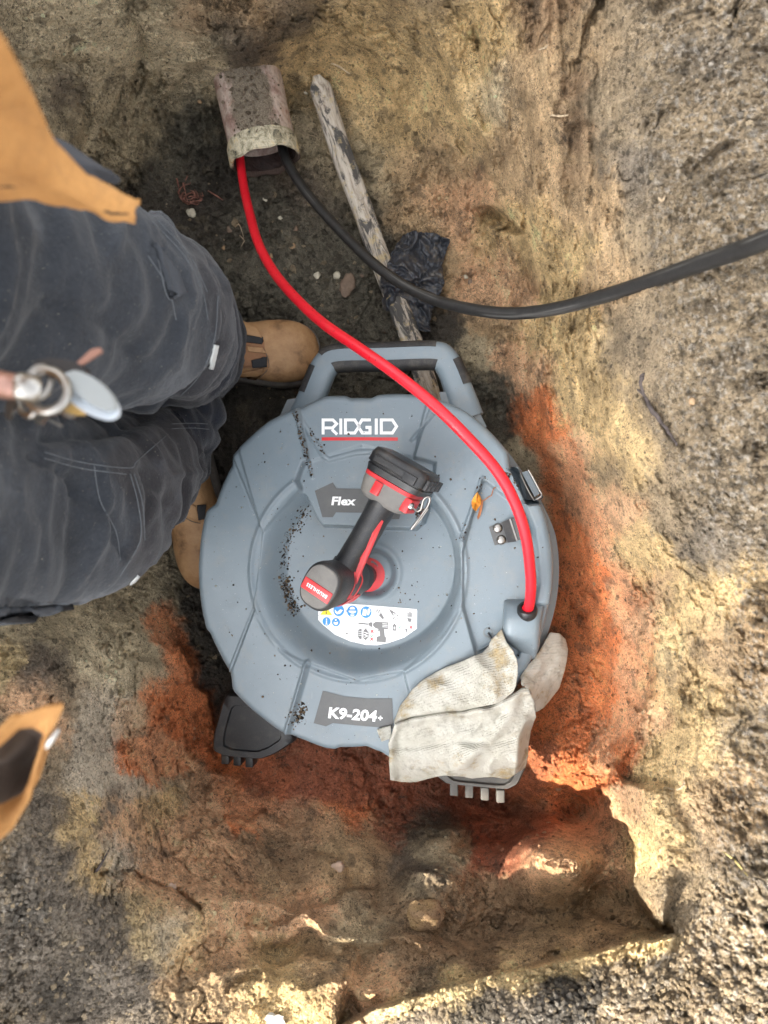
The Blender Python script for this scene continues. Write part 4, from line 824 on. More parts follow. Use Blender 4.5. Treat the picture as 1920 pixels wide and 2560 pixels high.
cc = ramp(n, a.outputs[0], [(0.34, (.03, .035, .035)), (0.44, (.30, .27, .18)), (0.55, (.58, .53, .40)), (0.66, (.60, .48, .24)), (0.75, (.3, .12, .05))]); gz = n.nodes.new('ShaderNodeSeparateXYZ'); n.links.new(objco(n), gz.inputs[0]); cc = mixc(n, ramp(n, gz.outputs['Z'], [(0.0, (1, 1, 1)), (0.012, (0, 0, 0))]), cc, (.07, .045, .035)); n.links.new(cc, b.inputs['Base Color']); b.inputs['Roughness'].default_value = 0.8; bump(n, b, a2.outputs[0], 0.002); M_SCALE = m
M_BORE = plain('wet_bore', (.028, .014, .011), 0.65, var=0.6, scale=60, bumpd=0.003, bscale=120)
mouth = P(664, 402, .066); back = P(614, 172, .084); pdir = (back-mouth).normalized()
PM = Matrix.Translation(mouth) @ Matrix((pdir, EZ.cross(pdir).normalized(), pdir.cross(EZ.cross(pdir).normalized()))).transposed().to_4x4()
pipe = empty('clay_pipe', mtx=PM); tag(pipe, 'broken old clay drain pipe sticking out of the sandy bank with both cables going in', 'pipe')
def pring(x, r, jag=0.0, sd_=0, jx=0.0):
    return [Vector((x + jx*mnoise.noise(Vector((math.cos(k/64*6.283)*2+sd_, math.sin(k/64*6.283)*2, 0))), math.cos(2*math.pi*k/64)*r*(1+jag*mnoise.noise(Vector((math.cos(k/64*6.283)*1.5+sd_, math.sin(k/64*6.283)*1.5, x*20)))), math.sin(2*math.pi*k/64)*r*(1+jag*mnoise.noise(Vector((math.cos(k/64*6.283)*1.5+sd_, math.sin(k/64*6.283)*1.5, x*20)))))) for k in range(64)]
mb = MB(); mb.loft([pring(x, 0.0585, 0.02) for x in np.linspace(0.028, 0.36, 30)] + [pring(x, 0.050, 0.02) for x in np.linspace(0.36, 0.028, 8)], False, False); mb.build('barrel', M_CLAY, pipe)
mb = MB(); mb.loft([pring(0.034, 0.0545, 0.01), pring(0.034, 0.0595, 0.02, 1), pring(0.026, 0.0625, 0.02, 1), pring(0.010, 0.0632, 0.02, 1, 0.006), pring(0.0, 0.0632, 0.02, 1, 0.006), pring(-0.002, 0.0605, 0.02, 1, 0.006), pring(0.0, 0.0570, 0.02, 1, 0.006), pring(0.012, 0.0545, 0.02, 1)], False, False); mb.build('rim', M_SCALE, pipe)
mb = MB(); mb.loft([pring(0.004, 0.0552, 0.02, 1), pring(0.004, 0.0535, 0.03, 1), pring(0.05, 0.050, 0.03, 1), pring(0.2, 0.0485, 0.03), pring(0.34, 0.047, 0.03)], False, True); mb.build('bore', M_BORE, pipe)

# ---------------------------------------------------------------- weathered stake
m, n, b = new_mat('weathered_wood')
sv = stretch(n, (14, 160, 160)); g1 = tex(n, 1, 6, 0.7, vec=sv); g2 = tex(n, 26, 6, 0.7, dist=0.8, vec=stretch(n, (0.5, 1.6, 1)))
cc = ramp(n, g1.outputs[0], [(0.3, (.16, .12, .09)), (0.5, (.46, .41, .34)), (0.7, (.60, .56, .49))])
cc = mixc(n, ramp(n, g2.outputs[0], [(0.50, (0, 0, 0)), (0.57, (0.9,)*3)]), cc, (.035, .037, .04))
cc = mixc(n, ramp(n, tex(n, 50, 4, 0.7).outputs[0], [(0.55, (0, 0, 0)), (0.66, (0.7,)*3)]), cc, (.5, .39, .2))
n.links.new(cc, b.inputs['Base Color']); b.inputs['Roughness'].default_value = 0.85; bump(n, b, g1.outputs[0], 0.003); M_WOOD = m
sp = [(683, 165, .075), (700, 215, .052), (735, 320, .034), (775, 430, .028), (812, 535, .026), (852, 640, .026), (885, 725, .024), (912, 800, .024), (930, 860, .024), (945, 930, .024)]
sp_ = run(sp, 70); a0, a1 = sp_[0], sp_[-1]; wd = (a1-a0).normalized(); wy_ = EZ.cross(wd).normalized(); wz_ = wd.cross(wy_)
WM = Matrix.Translation(a0) @ Matrix((wd, wy_, wz_)).transposed().to_4x4(); WI = WM.inverted()
mb = MB(); rings = []
for i, p in enumerate(sp_):
    l = WI @ p; e = sst(-1, 5, np.float64(i)); r_ = 0.0195*(0.35+0.65*e); R_ = []
    for k in range(28):
        a = 2*math.pi*k/28; q = 1 + 0.10*mnoise.noise(Vector((l.x*8, math.cos(a)*1.6, math.sin(a)*1.6))) + 0.05*mnoise.noise(Vector((l.x*3, math.cos(a)*6, math.sin(a)*6)))
        R_.append(Vector((l.x, l.y + math.cos(a)*r_*q, l.z + math.sin(a)*r_*0.62*q)))
    rings.append(R_)
mb.loft(rings); stake = mb.build('wooden_stake', M_WOOD); stake.matrix_world = WM
tag(stake, 'weathered pale wooden stake with peeling dark bark, running under the carry handle', 'stake')

# ---------------------------------------------------------------- crumpled black plastic
Z = lambda pts: [(x*K, y*K) for x, y in pts]
S = coons([(868, 506, 0), (895, 499, 0), (925, 503, 0), (950, 512, 0), (968, 520, 0)], [(832, 668, 0), (850, 672, 0), (880, 690, 0), (905, 712, 0), (925, 716, 0), (930, 690, 0)], [(868, 506, 0), (845, 545, 0), (832, 580, 0), (822, 620, 0), (832, 668, 0)], [(968, 520, 0), (962, 545, 0), (955, 575, 0), (958, 610, 0), (945, 650, 0), (930, 690, 0)], 70, 90)
nv, nu = S.shape[:2]; S[..., 0] *= K; S[..., 1] *= K
fl = S[..., :2].reshape(-1, 2); q3 = np.c_[fl/100.0, np.zeros(len(fl))]
rg = 1-np.abs(fbm(q3 + 0.3*np.stack([fbm(q3, 1.5, 2, 5)]*3, 1), 1.7, 4, 211, 0.6))*2
zt = np.array([ter(x, y)[2] for x, y in fl])
S[..., 2] = (np.maximum(zt, 0.01) + 0.020 + 0.020*rg + 0.016*fbm(q3, 1.0, 2, 77)).reshape(nv, nu)
S[..., 0] += 8*fbm(q3, 3, 3, 301).reshape(nv, nu); S[..., 1] += 8*fbm(q3, 3, 3, 302).reshape(nv, nu)
vv, ff = sheet(S, 0.0015)
m, n, b = new_mat('black_sheeting'); a = tex(n, 60, 5, 0.7); a2 = tex(n, 260, 4, 0.6)
n.links.new(mixc(n, ramp(n, a.outputs[0], [(0.52, (0, 0, 0)), (0.72, (0.8,)*3)]), (.034, .038, .047), (.16, .135, .10)), b.inputs['Base Color']); b.inputs['Roughness'].default_value = 0.36; bump(n, b, a2.outputs[0], 0.0015)
o = mesh_obj('plastic_scrap', vv, ff, m); tag(o, 'crumpled black plastic scrap lying over the wooden stake under the black cable', 'plastic scrap')

# ---------------------------------------------------------------- rag draped over the lower right of the drum
m, n, b = new_mat('waffle_cloth')
st = tex(n, 34, 6, 0.7, dist=0.4); d2 = tex(n, 120, 4, 0.65)
cc = ramp(n, tex(n, 20, 4, 0.6).outputs[0], [(0.3, (.50, .48, .41)), (0.7, (.62, .61, .55))])
cc = mixc(n, ramp(n, tex(n, 17, 5, 0.7).outputs[0], [(0.54, (0, 0, 0)), (0.66, (0.85,)*3)]), cc, (.42, .30, .13))
cc = mixc(n, ramp(n, st.outputs[0], [(0.52, (0, 0, 0)), (0.72, (0.8,)*3)]), cc, (.27, .255, .21)); cc = mixc(n, ramp(n, d2.outputs[0], [(0.66, (0, 0, 0)), (0.74, (0.6,)*3)]), cc, (.16, .15, .13))
n.links.new(cc, b.inputs['Base Color']); b.inputs['Roughness'].default_value = 0.95; b.inputs['Specular IOR Level'].default_value = 0.1
wa = n.nodes.new('ShaderNodeTexWave'); wa.bands_direction = 'X'; wa.inputs['Scale'].default_value = 170; wa.inputs['Distortion'].default_value = 1.5; wa.inputs['Detail'].default_value = 3; wa.inputs['Detail Scale'].default_value = 1.5
wb = n.nodes.new('ShaderNodeTexWave'); wb.bands_direction = 'Y'; wb.inputs['Scale'].default_value = 150; wb.inputs['Distortion'].default_value = 1.5; wb.inputs['Detail'].default_value = 3
mp = stretch(n, (1, 1, 1), (0, 0, 0.12)); n.links.new(mp, wa.inputs[0]); n.links.new(mp, wb.inputs[0])
mu = n.nodes.new('ShaderNodeMath'); mu.operation = 'MAXIMUM'; n.links.new(wa.outputs[1], mu.inputs[0]); n.links.new(wb.outputs[1], mu.inputs[1])
bump(n, b, tex(n, 800, 2, 0.6).outputs[0], 0.0012, 1, bump(n, b, mu.outputs[0], 0.0016, 0.8)); M_RAG = m
RG = MB(); Z5 = lambda pts: zm(940, 1560, 0.30139, pts)
def facez(x, y): return float((MM @ face(x, y, 0.0)).z)
def cloth(top, bottom, left, right, nu, nv, zf, seed, wr=0.009):
    S = coons(*[[(x, y, 0) for x, y in Z5(e)] for e in (top, bottom, left, right)], nu, nv)
    U, V = np.meshgrid(np.linspace(0, 1, nu), np.linspace(0, 1, nv))
    q = np.c_[S[..., 0].ravel()/100, S[..., 1].ravel()/100, np.full(nu*nv, seed*3.3)]
    S[..., 0] += (2.0*fbm(q, 3.5, 3, seed+3)).reshape(nv, nu); S[..., 1] += (2.0*fbm(q, 3.5, 3, seed+4)).reshape(nv, nu)
    S[..., 2] = zf(S[..., 0], S[..., 1], U, V) + wr*fbm(q, 0.8, 3, seed).reshape(nv, nu) + wr*0.9*(0.5-np.abs(fbm(q + 0.25*np.stack([fbm(q, 1.2, 2, seed+5)]*3, 1), 1.1, 3, seed+2))*2).reshape(nv, nu) + 0.0012*fbm(q, 5, 2, seed+9).reshape(nv, nu)
    vv, ff = sheet(S, 0.003); RG.add(vv, ff)
fz = np.vectorize(facez)
def z_main(x, y, U, V):
    droop = sst(0.30, 1.0, V)*0.0 + 0.05*sst(1882, 1965, y)**1.3
    fold = 0.012*np.exp(-((V-0.06)/0.07)**2) + 0.009*np.exp(-(((U-0.75)*1.0+(V-0.35)*0.5)/0.06)**2) - 0.006*np.exp(-(((V-0.45)-0.1*U)/0.06)**2) + 0.008*np.exp(-((U-0.02)/0.03)**2)
    return fz(x, y) + 0.010 + fold - droop - 0.05*sst(0.9, 1.0, U)*sst(0.2, 0.6, V)
cloth([(160, 820), (330, 770), (500, 742), (740, 715), (960, 668), (1080, 600), (1200, 540), (1255, 520)], [(118, 1292), (200, 1310), (340, 1312), (560, 1255), (680, 1262), (800, 1285), (950, 1272), (1100, 1285), (1130, 1262), (1240, 1195)], [(160, 820), (128, 920), (105, 1000), (108, 1150), (118, 1292)], [(1255, 520), (1310, 640), (1330, 770), (1285, 880), (1268, 1000), (1262, 1100), (1240, 1195)], 110, 70, z_main, 11)
def z_flap(x, y, U, V):
    return fz(x, y) + 0.012 + 0.020*np.sin(math.pi*np.clip(V, 0, 1))**0.8*(0.5+0.5*U) - 0.010*sst(0.8, 1.0, V)*(1-U) + 0.010*np.exp(-((U-0.72-0.1*V)/0.06)**2) + 0.018*U*sst(0.5, 1, V) - 0.006*np.exp(-((U-0.45-0.2*V)/0.07)**2)
cloth([(150, 800), (200, 680), (300, 540), (390, 462), (500, 395), (600, 348), (700, 310), (800, 268), (880, 238), (935, 180), (960, 125), (1040, 45)], [(160, 842), (300, 790), (480, 752), (600, 740), (700, 725), (850, 690), (1000, 662), (1065, 610), (1090, 588)], [(150, 800), (152, 815), (155, 830), (160, 842)], [(1040, 45), (1080, 150), (1140, 225), (1165, 290), (1178, 400), (1165, 500), (1140, 560), (1110, 585), (1090, 588)], 110, 60, z_flap, 23, 0.005)
def z_lobe(x, y, U, V): return fz(x, y) + 0.002 - 0.075*U + 0.014*np.sin(math.pi*V) + 0.006*np.exp(-((V-0.55)/0.1)**2)
cloth([(1195, 440), (1250, 350), (1330, 270), (1400, 150), (1450, 70), (1520, 75), (1575, 130)], [(1270, 560), (1315, 650), (1330, 735), (1400, 690), (1455, 620)], [(1195, 440), (1215, 500), (1270, 560)], [(1575, 130), (1595, 210), (1582, 320), (1560, 400), (1520, 530), (1455, 620)], 60, 50, z_lobe, 37)
def z_strip(x, y, U, V): return fz(x, y) + 0.003 - 0.02*V
cloth([(8, 885), (60, 868), (125, 850)], [(95, 1095), (110, 1100), (135, 1110)], [(8, 885), (50, 980), (95, 1095)], [(125, 850), (128, 980), (135, 1110)], 20, 26, z_strip, 41, 0.002)
o = mesh_obj('rag', RG.v, RG.f, M_RAG); tag(o, 'stained off-white waffle weave rag folded over the lower right edge of the drum', 'rag')

# ---------------------------------------------------------------- dry leaf on the drum
Z6L = lambda pts: [Z6(x, y) for x, y in pts]
lf = tag(mesh_obj('dry_leaf', [], [], None), 'small torn orange leaf with dry stalk lying on the grey drum beside the red cable', 'leaf')
M_LEAF = plain('leaf_orange', (0.62, 0.24, 0.02), 0.55, var=0.35, scale=120); M_STALK = plain('leaf_brown', (0.32, 0.12, 0.045), 0.7, var=0.4, scale=200)
def leafpart(name, pts, mat, lift, curl):
    c = [Z6(x, y) for x, y in pts]; cx = sum(a for a, _ in c)/len(c); cy = sum(b_ for _, b_ in c)/len(c)
    v = [on_face_w(cx, cy, lift)] + [on_face_w(a, b_, lift + curl*(i % 3)) for i, (a, b_) in enumerate(c)]; n_ = len(c)
    lo2 = [q - Vector((0, 0, 0.0005)) for q in v]; f = [(0, 1+i, 1+(i+1) % n_) for i in range(n_)] + [(n_+1, n_+2+(i+1) % n_, n_+2+i) for i in range(n_)] + [(1+i, n_+2+i, n_+2+(i+1) % n_, 1+(i+1) % n_) for i in range(n_)]
    o_ = mesh_obj(name, v+lo2, f, mat, lf, smooth=False); o_.matrix_parent_inverse = lf.matrix_basis.inverted(); return o_
bpy.data.objects.remove(lf); lf = empty('dry_leaf', loc=on_face_w(*Z6(80, 540), 0.002)); tag(lf, 'small torn orange leaf with dry stalk lying on the grey drum beside the red cable', 'leaf')
leafpart('blade', [(-5, 520), (30, 455), (62, 415), (78, 440), (100, 470), (100, 560), (70, 600), (45, 640), (10, 610), (-5, 570)], M_LEAF, 0.006, 0.002)
leafpart('torn_blade', [(100, 480), (128, 520), (120, 600), (95, 690), (68, 735), (60, 700), (85, 620), (98, 560)], M_STALK, 0.005, 0.0015)
mb = MB(); mb.tube([on_face_w(*Z6(x, y), 0.004+0.002*(i % 2)) for i, (x, y) in enumerate([(115, 525), (150, 505), (185, 475), (225, 455), (240, 400), (250, 372), (275, 362)])], 0.0008, 6); mb.build('stalk', M_STALK, lf).matrix_parent_inverse = lf.matrix_basis.inverted()

# ---------------------------------------------------------------- person standing in the pit: trousers, boots, open jacket
def adopt(o, parent):           # child whose vertices are in world coordinates
    o.parent = parent; o.matrix_parent_inverse = parent.matrix_basis.inverted(); return o
person = empty('person', loc=(-0.36, 0.16, 0.0))
tag(person, 'person in dark work trousers, tan leather boots and open tan jacket standing in the pit', 'person')
def leg(hip, knee, ankle, rh, rk, ra, bulge):
    pts = spline([(*hip, rh, rh), (*[(a*0.5+b*0.5) for a, b in zip(hip, knee)], (rh+rk)/2*1.02, (rh+rk)/2), (*knee, rk, rk*0.98), (*[(a*0.55+b*0.45) for a, b in zip(knee, ankle)], (rk+ra)/2*1.05, (rk+ra)/2), (*ankle, ra, ra*1.05)], 46)
    rings = []; cs = [Vector(p[:3]) for p in pts]
    for i, p in enumerate(pts):
        t = (cs[min(i+1, 45)]-cs[max(i-1, 0)]).normalized(); ux = Vector((0, 1, 0)); ux = (ux-t*ux.dot(t)).normalized(); uy = t.cross(ux)
        rings.append(ring(cs[i], ux, uy, p[3], p[4], 44, 2.25))
    return rings
tb = MB()
tb.loft(leg((-0.43, 0.165, 0.94), (-0.286, 0.222, 0.525), (-0.336, 0.287, 0.075), 0.105, 0.099, 0.076, 0))
tb.loft(leg((-0.46, -0.005, 0.93), (-0.356, 0.010, 0.495), (-0.366, 0.132, 0.085), 0.108, 0.096, 0.060, 0))
tb.loft([ring((-0.445, 0.085, z), EX, EY, rx, ry, 44, 2.4) for z, rx, ry in ((0.80, 0.10, 0.13), (0.84, 0.125, 0.17), (0.92, 0.13, 0.185), (1.0, 0.125, 0.175), (1.03, 0.12, 0.165))])
# bunched fold behind and below the knees
tb.loft([ring(c, EY, EX, a, b_, 30) for c, a, b_ in (((-0.335, 0.25, 0.30), 0.078, 0.080), ((-0.325, 0.255, 0.24), 0.088, 0.088), ((-0.33, 0.265, 0.18), 0.08, 0.085))])
tb.loft([ring(c, EY, EX, a, b_, 30) for c, a, b_ in (((-0.35, 0.115, 0.30), 0.062, 0.066), ((-0.332, 0.146, 0.22), 0.062, 0.072), ((-0.342, 0.148, 0.15), 0.058, 0.066))])
to = tb.build('trousers_src', None)
md = to.modifiers.new('r', 'REMESH'); md.mode = 'VOXEL'; md.voxel_size = 0.0055
dg = bpy.context.evaluated_depsgraph_get(); dg.update(); tm = bpy.data.meshes.new_from_object(to.evaluated_get(dg)); bpy.data.objects.remove(to)
nvt = len(tm.vertices); co = np.zeros(nvt*3); tm.vertices.foreach_get('co', co); co = co.reshape(-1, 3)
ed = np.zeros(len(tm.edges)*2, int); tm.edges.foreach_get('vertices', ed); ed = ed.reshape(-1, 2)
def smooth(c, it):
    deg = np.bincount(ed.ravel(), minlength=nvt)[:, None]
    for _ in range(it):
        s = np.zeros_like(c); np.add.at(s, ed[:, 0], c[ed[:, 1]]); np.add.at(s, ed[:, 1], c[ed[:, 0]]); c = 0.5*c + 0.5*s/deg
    return c
co = smooth(co, 16); tm.vertices.foreach_set('co', co.ravel()); tm.update()
nn = np.zeros(nvt*3); tm.vertices.foreach_get('normal', nn); nn = nn.reshape(-1, 3)
tpx, tpy = 960+co[:, 0]/(CH-co[:, 2])*FPX, 1280-co[:, 1]/(CH-co[:, 2])*FPX
wq = co*np.array([1.0, 1.0, 2.2]); wv = wq + 0.05*np.stack([fbm(wq, 5, 2, 1), fbm(wq, 5, 2, 2), fbm(wq, 5, 2, 3)], 1)
rid = 1-np.abs(fbm(wv, 7, 3, 11))*2.2
rid2 = 1-np.abs(fbm(co*np.array([1.6, 0.7, 1.6]) + 0.03*rid[:, None], 13, 2, 15))*2.2
low = 1-sst(0.32, 0.48, co[:, 2])
dsp = 0.010*rid + 0.005*rid2 + 0.0012*fbm(co, 60, 2, 19) + low*0.008*(1-np.abs(fbm(co*np.array([.6, .6, 2.0]), 9, 2, 25))*2.2)
CRE = [  # creases pressed into the cloth (photo px), depth, half width
    ([(530, 860), (500, 930), (450, 985), (400, 1010)], -0.012, 10), ([(300, 560), (250, 640), (235, 740)], 0.006, 20), ([(390, 560), (440, 640), (455, 760), (420, 900)], 0.006, 14),
    ([(120, 760), (240, 800), (340, 900)], -0.006, 22), ([(60, 1150), (160, 1180), (260, 1290), (300, 1380)], -0.008, 12), ([(340, 1180), (400, 1250), (420, 1330)], -0.006, 14),
    ([(0, 1480), (100, 1500), (200, 1495)], -0.006, 9), ([(470, 1010), (520, 1060), (560, 1090)], -0.010, 12), ([(100, 1100), (240, 1090), (350, 1060)], -0.012, 18), ([(420, 1190), (470, 1180), (540, 1150)], 0.006, 12)]
for pl, dp, hw in CRE:
    s = np.abs(sdist(tpx, tpy, pl)); dsp += dp*np.exp(-(s/hw)**2)
co2 = co + nn*dsp[:, None]; tm.vertices.foreach_set('co', co2.ravel()); tm.update()
tc = np.tile(np.array([.0215, .0245, .030]), (nvt, 1))
def zone(poly, c, soft=6):
    global tc
    k = sst(-soft, soft, poly_sd(tpx + 6*fbm(co, 60, 2, 5), tpy, poly))[:, None]; tc = tc*(1-k) + np.array(c)*k
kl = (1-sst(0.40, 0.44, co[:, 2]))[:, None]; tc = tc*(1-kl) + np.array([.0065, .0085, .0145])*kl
zone([(250, 1150), (320, 1090), (430, 1060), (490, 1120), (490, 1300), (330, 1480), (300, 1400), (330, 1290)], (.017, .0165, .019))
zone([(470, 560), (560, 740), (545, 920), (490, 1000), (400, 1060), (330, 1050), (440, 990), (520, 860), (500, 720), (440, 600)], (.021, .021, .024))
fd = fbm(co*np.array([1, 1.6, 1]), 9, 4, 33); fd2 = fbm(co, 45, 4, 37, 0.65)
tc *= (1 + 0.20*fd + 0.26*fd2 + 0.07*np.clip(rid, -1, 1))[:, None]
pat = sst(0.1, 0.5, fd+0.5*fd2)*0.4*(1-low); tc = tc*(1-pat[:, None]) + pat[:, None]*np.array([.062, .068, .078])
m, n, b = new_mat('work_cloth'); a = n.nodes.new('ShaderNodeAttribute'); a.attribute_name = 'Col'
d1 = tex(n, 900, 2, 0.6); d2_ = tex(n, 40, 8, 0.75); d3 = tex(n, 260, 3, 0.6)
cc = mixc(n, ramp(n, d3.outputs[0], [(0.3, (0.75,)*3), (0.75, (1.25,)*3)]), a.outputs['Color'], a.outputs['Color'], 'MIX'); cc = mixc(n, 1.0, a.outputs['Color'], ramp(n, d3.outputs[0], [(0.3, (0.75,)*3), (0.75, (1.2,)*3)]), 'MULTIPLY')
cc = mixc(n, ramp(n, d2_.outputs[0], [(0.52, (0, 0, 0)), (0.75, (0.4,)*3)]), cc, mixc(n, 1.0, a.outputs['Color'], (2.6, 2.5, 2.3), 'MULTIPLY'))
cc = mixc(n, ramp(n, tex(n, 520, 2, 0.5).outputs[0], [(0.735, (0, 0, 0)), (0.765, (0.7,)*3)]), cc, (.42, .38, .28))
n.links.new(cc, b.inputs['Base Color']); b.inputs['Roughness'].default_value = 0.9; b.inputs['Specular IOR Level'].default_value = 0.2
try: b.inputs['Sheen Weight'].default_value = 0.15
except Exception: pass
bump(n, b, d1.outputs[0], 0.0009, 0.8, bump(n, b, d3.outputs[0], 0.0012, 0.7)); M_CLOTH = m
tm.materials.clear(); tm.materials.append(m); tm.polygons.foreach_set('use_smooth', [True]*len(tm.polygons))
ca = tm.color_attributes.new('Col', 'FLOAT_COLOR', 'POINT'); ca.data.foreach_set('color', np.c_[tc.clip(.004, .9), np.ones(nvt)].ravel())
tm.name = 'trousers'; trousers = bpy.data.objects.new('trousers', tm); COL.objects.link(trousers); adopt(trousers, person)
tbv = BVHTree.FromPolygons([tuple(x) for x in co2], [tuple(p.vertices) for p in tm.polygons])
CAMV = Vector((0, 0, CH))
def hit(bv, x, y, lift):
    d = (P(x, y, 0)-CAMV).normalized(); r = bv.ray_cast(CAMV, d)
    return (r[0] + r[1]*lift) if r[0] is not None else None
def drape_line(bv, pts, r, lift=0.0, n=50):
    q = [hit(bv, x, y, lift) for x, y in spline(pts, n)]; q = [a for a in q if a is not None]; out = [q[0]] if q else []
    for a in q[1:]:
        if (a-out[-1]).length < 0.06: out.append(a)
    return out
def drape_quad(bv, c4, nu, nv, lift, thick):
    (ax_, ay_), (bx_, by_), (cx_, cy_), (dx_, dy_) = c4; W = np.zeros((nv, nu, 3)); last = None
    for j in range(nv):
        for i in range(nu):
            u, t = i/(nu-1), j/(nv-1)
            x = (1-t)*((1-u)*ax_+u*bx_) + t*((1-u)*dx_+u*cx_); y = (1-t)*((1-u)*ay_+u*by_) + t*((1-u)*dy_+u*cy_)
            h_ = hit(bv, x, y, lift)
            if h_ is None or (last is not None and (h_-last).length > 0.05 and i > 0): h_ = last
            W[j, i] = h_; last = h_
    return grid_solid(W, thick)
M_THREAD = plain('pale_thread', (.085, .092, .10), 0.9, var=0.4, scale=700)
M_FLAP = m2 = m
def seam(pts, r=0.00055):
    q = drape_line(tbv, pts, r, 0.0003, 90)
    if len(q) > 6: adopt(MB().tube(q, r, 6).build('seam', M_THREAD), trousers).matrix_parent_inverse.identity()
for pl in ([(545, 740), (535, 850), (490, 950), (400, 1020), (280, 1050), (150, 1075)], [(380, 555), (460, 640), (505, 730), (520, 800)], [(395, 552), (474, 640), (518, 730)],
           [(110, 1130), (200, 1155), (320, 1170), (345, 1150), (415, 1090)], [(110, 1145), (200, 1170), (315, 1186)], [(235, 1165), (250, 1250), (290, 1330), (300, 1400)], [(325, 1185), (345, 1260), (350, 1350), (300, 1440)], [(335, 1185), (356, 1260), (362, 1350)],
           [(430, 1060), (480, 1058), (520, 1060)], [(430, 1072), (480, 1070), (522, 1073)], [(395, 650), (420, 745), (455, 735)], [(0, 1540), (90, 1510), (180, 1510)], [(370, 640), (420, 720), (440, 800)]): seam(pl)
M_TAG = plain('reflective_tag', (.36, .37, .36), 0.5, var=0.05)
for c4 in ([(536, 862), (545, 864), (531, 922), (520, 919)], [(343, 1436), (348, 1439), (309, 1484), (302, 1481)]):
    v, f = drape_quad(tbv, c4, 4, 10, 0.0025, 0.002); adopt(mesh_obj('reflective_tag', v, f, M_TAG), trousers).matrix_parent_inverse.identity()
m, n, b = new_mat('flap_cloth'); tt = tex(n, 30, 6, 0.7); cc = ramp(n, tt.outputs[0], [(0.3, (.024, .028, .034)), (0.7, (.042, .046, .054))]); n.links.new(cc, b.inputs['Base Color']); b.inputs['Roughness'].default_value = 0.92; bump(n, b, tex(n, 500, 2, .6).outputs[0], 0.001); M_FLAPC = m
for nm, c4 in (('pocket_flap', [(-20, 1520), (188, 1512), (172, 1578), (-20, 1612)]), ('pocket_flap', [(385, 610), (440, 690), (456, 735), (424, 748)])):
    W = []
    v, f = drape_quad(tbv, c4, 26, 12, 0.005, 0.006); adopt(mesh_obj(nm, v, f, M_FLAPC), trousers).matrix_parent_inverse.identity()

# boots
m, n, b = new_mat('tan_leather'); a = tex(n, 26, 6, 0.65); a2 = tex(n, 160, 4, 0.6)
cc = ramp(n, a.outputs[0], [(0.28, (.14, .075, .035)), (0.45, (.33, .185, .085)), (0.65, (.42, .25, .12)), (0.8, (.5, .33, .19))]); cc = mixc(n, ramp(n, a2.outputs[0], [(0.6, (0, 0, 0)), (0.8, (0.5,)*3)]), cc, (.16, .10, .06))
n.links.new(cc, b.inputs['Base Color']); b.inputs['Roughness'].default_value = 0.62; bump(n, b, a2.outputs[0], 0.0008, 1, bump(n, b, a.outputs[0], 0.003)); M_LEATHER = m
M_SOLE = plain('boot_sole', (.10, .09, .08), 0.85, var=0.3, bumpd=0.001, dust=0.5); M_STRAP = plain('boot_webbing', (.02, .021, .024), 0.75, var=0.2, bumpd=0.0006, bscale=1200); M_TONGUE = plain('boot_tongue', (.30, .155, .08), 0.85, var=0.2, bumpd=0.001, bscale=1200)
def make_boot(heel, yaw):
    BM_ = Matrix.Translation(heel) @ Matrix.Rotation(yaw, 4, 'Z')
    prof = [(0.0, .028, .125), (0.008, .036, .128), (0.04, .040, .13), (0.09, .041, .128), (0.125, .042, .118), (0.155, .045, .102), (0.185, .050, .088), (0.215, .0545, .080), (0.24, .0550, .076), (0.262, .051, .071), (0.278, .043, .062), (0.289, .031, .050), (0.295, .014, .040)]
    pr = spline(prof, 60); mb = MB(); rings = []
    for x, hw, hh in pr:
        hw = max(hw, 0.004); z0 = 0.018; R_ = []
        for k in range(40):
            a_ = 2*math.pi*k/40; ca_, sa_ = math.cos(a_), math.sin(a_)
            yy = hw*math.copysign(abs(ca_)**0.75, ca_)*(1.0-0.10*max(0, sa_)); zc = (z0+hh)/2; zz_ = zc + (hh-z0)/2*math.copysign(abs(sa_)**0.85, sa_)
            wr = 0.0016*mnoise.noise(Vector((x*60, yy*25, zz_*25)))*(1 if 0.12 < x < 0.24 else 0.4) + 0.003*math.exp(-((x-0.206)/0.004)**2)*(sa_ > 0.2)
            R_.append(Vector((x, yy, zz_ + wr)))
        rings.append(R_)
    mb.loft(rings); up = adopt(mesh_obj('boot', [BM_ @ Vector(q) for q in mb.v], mb.f, M_LEATHER), person)
    ms = MB()
    def so_(off, z): return [Vector((x*1.012-0.002, s*(max(hw, .006)+off), z)) for s, seq in ((1, pr), (-1, pr[::-1])) for x, hw, hh in seq]
    ms.loft([so_(.002, .0), so_(.0045, .004), so_(.0045, .022), so_(.002, .027)]); adopt(mesh_obj('sole', [BM_ @ Vector(q) for q in ms.v], ms.f, M_SOLE), up).matrix_parent_inverse.identity()
    bv = BVHTree.FromPolygons([BM_ @ Vector(q) for q in mb.v], mb.f)
    return up, bv
def patch(name, parent, v, f, mat): adopt(mesh_obj(name, v, f, mat), parent).matrix_parent_inverse.identity()
b1, bv1 = make_boot(Vector((-0.413, 0.287, 0.004)), 0.0)
Z8 = lambda pts: zm(400, 760, 0.30748, pts)
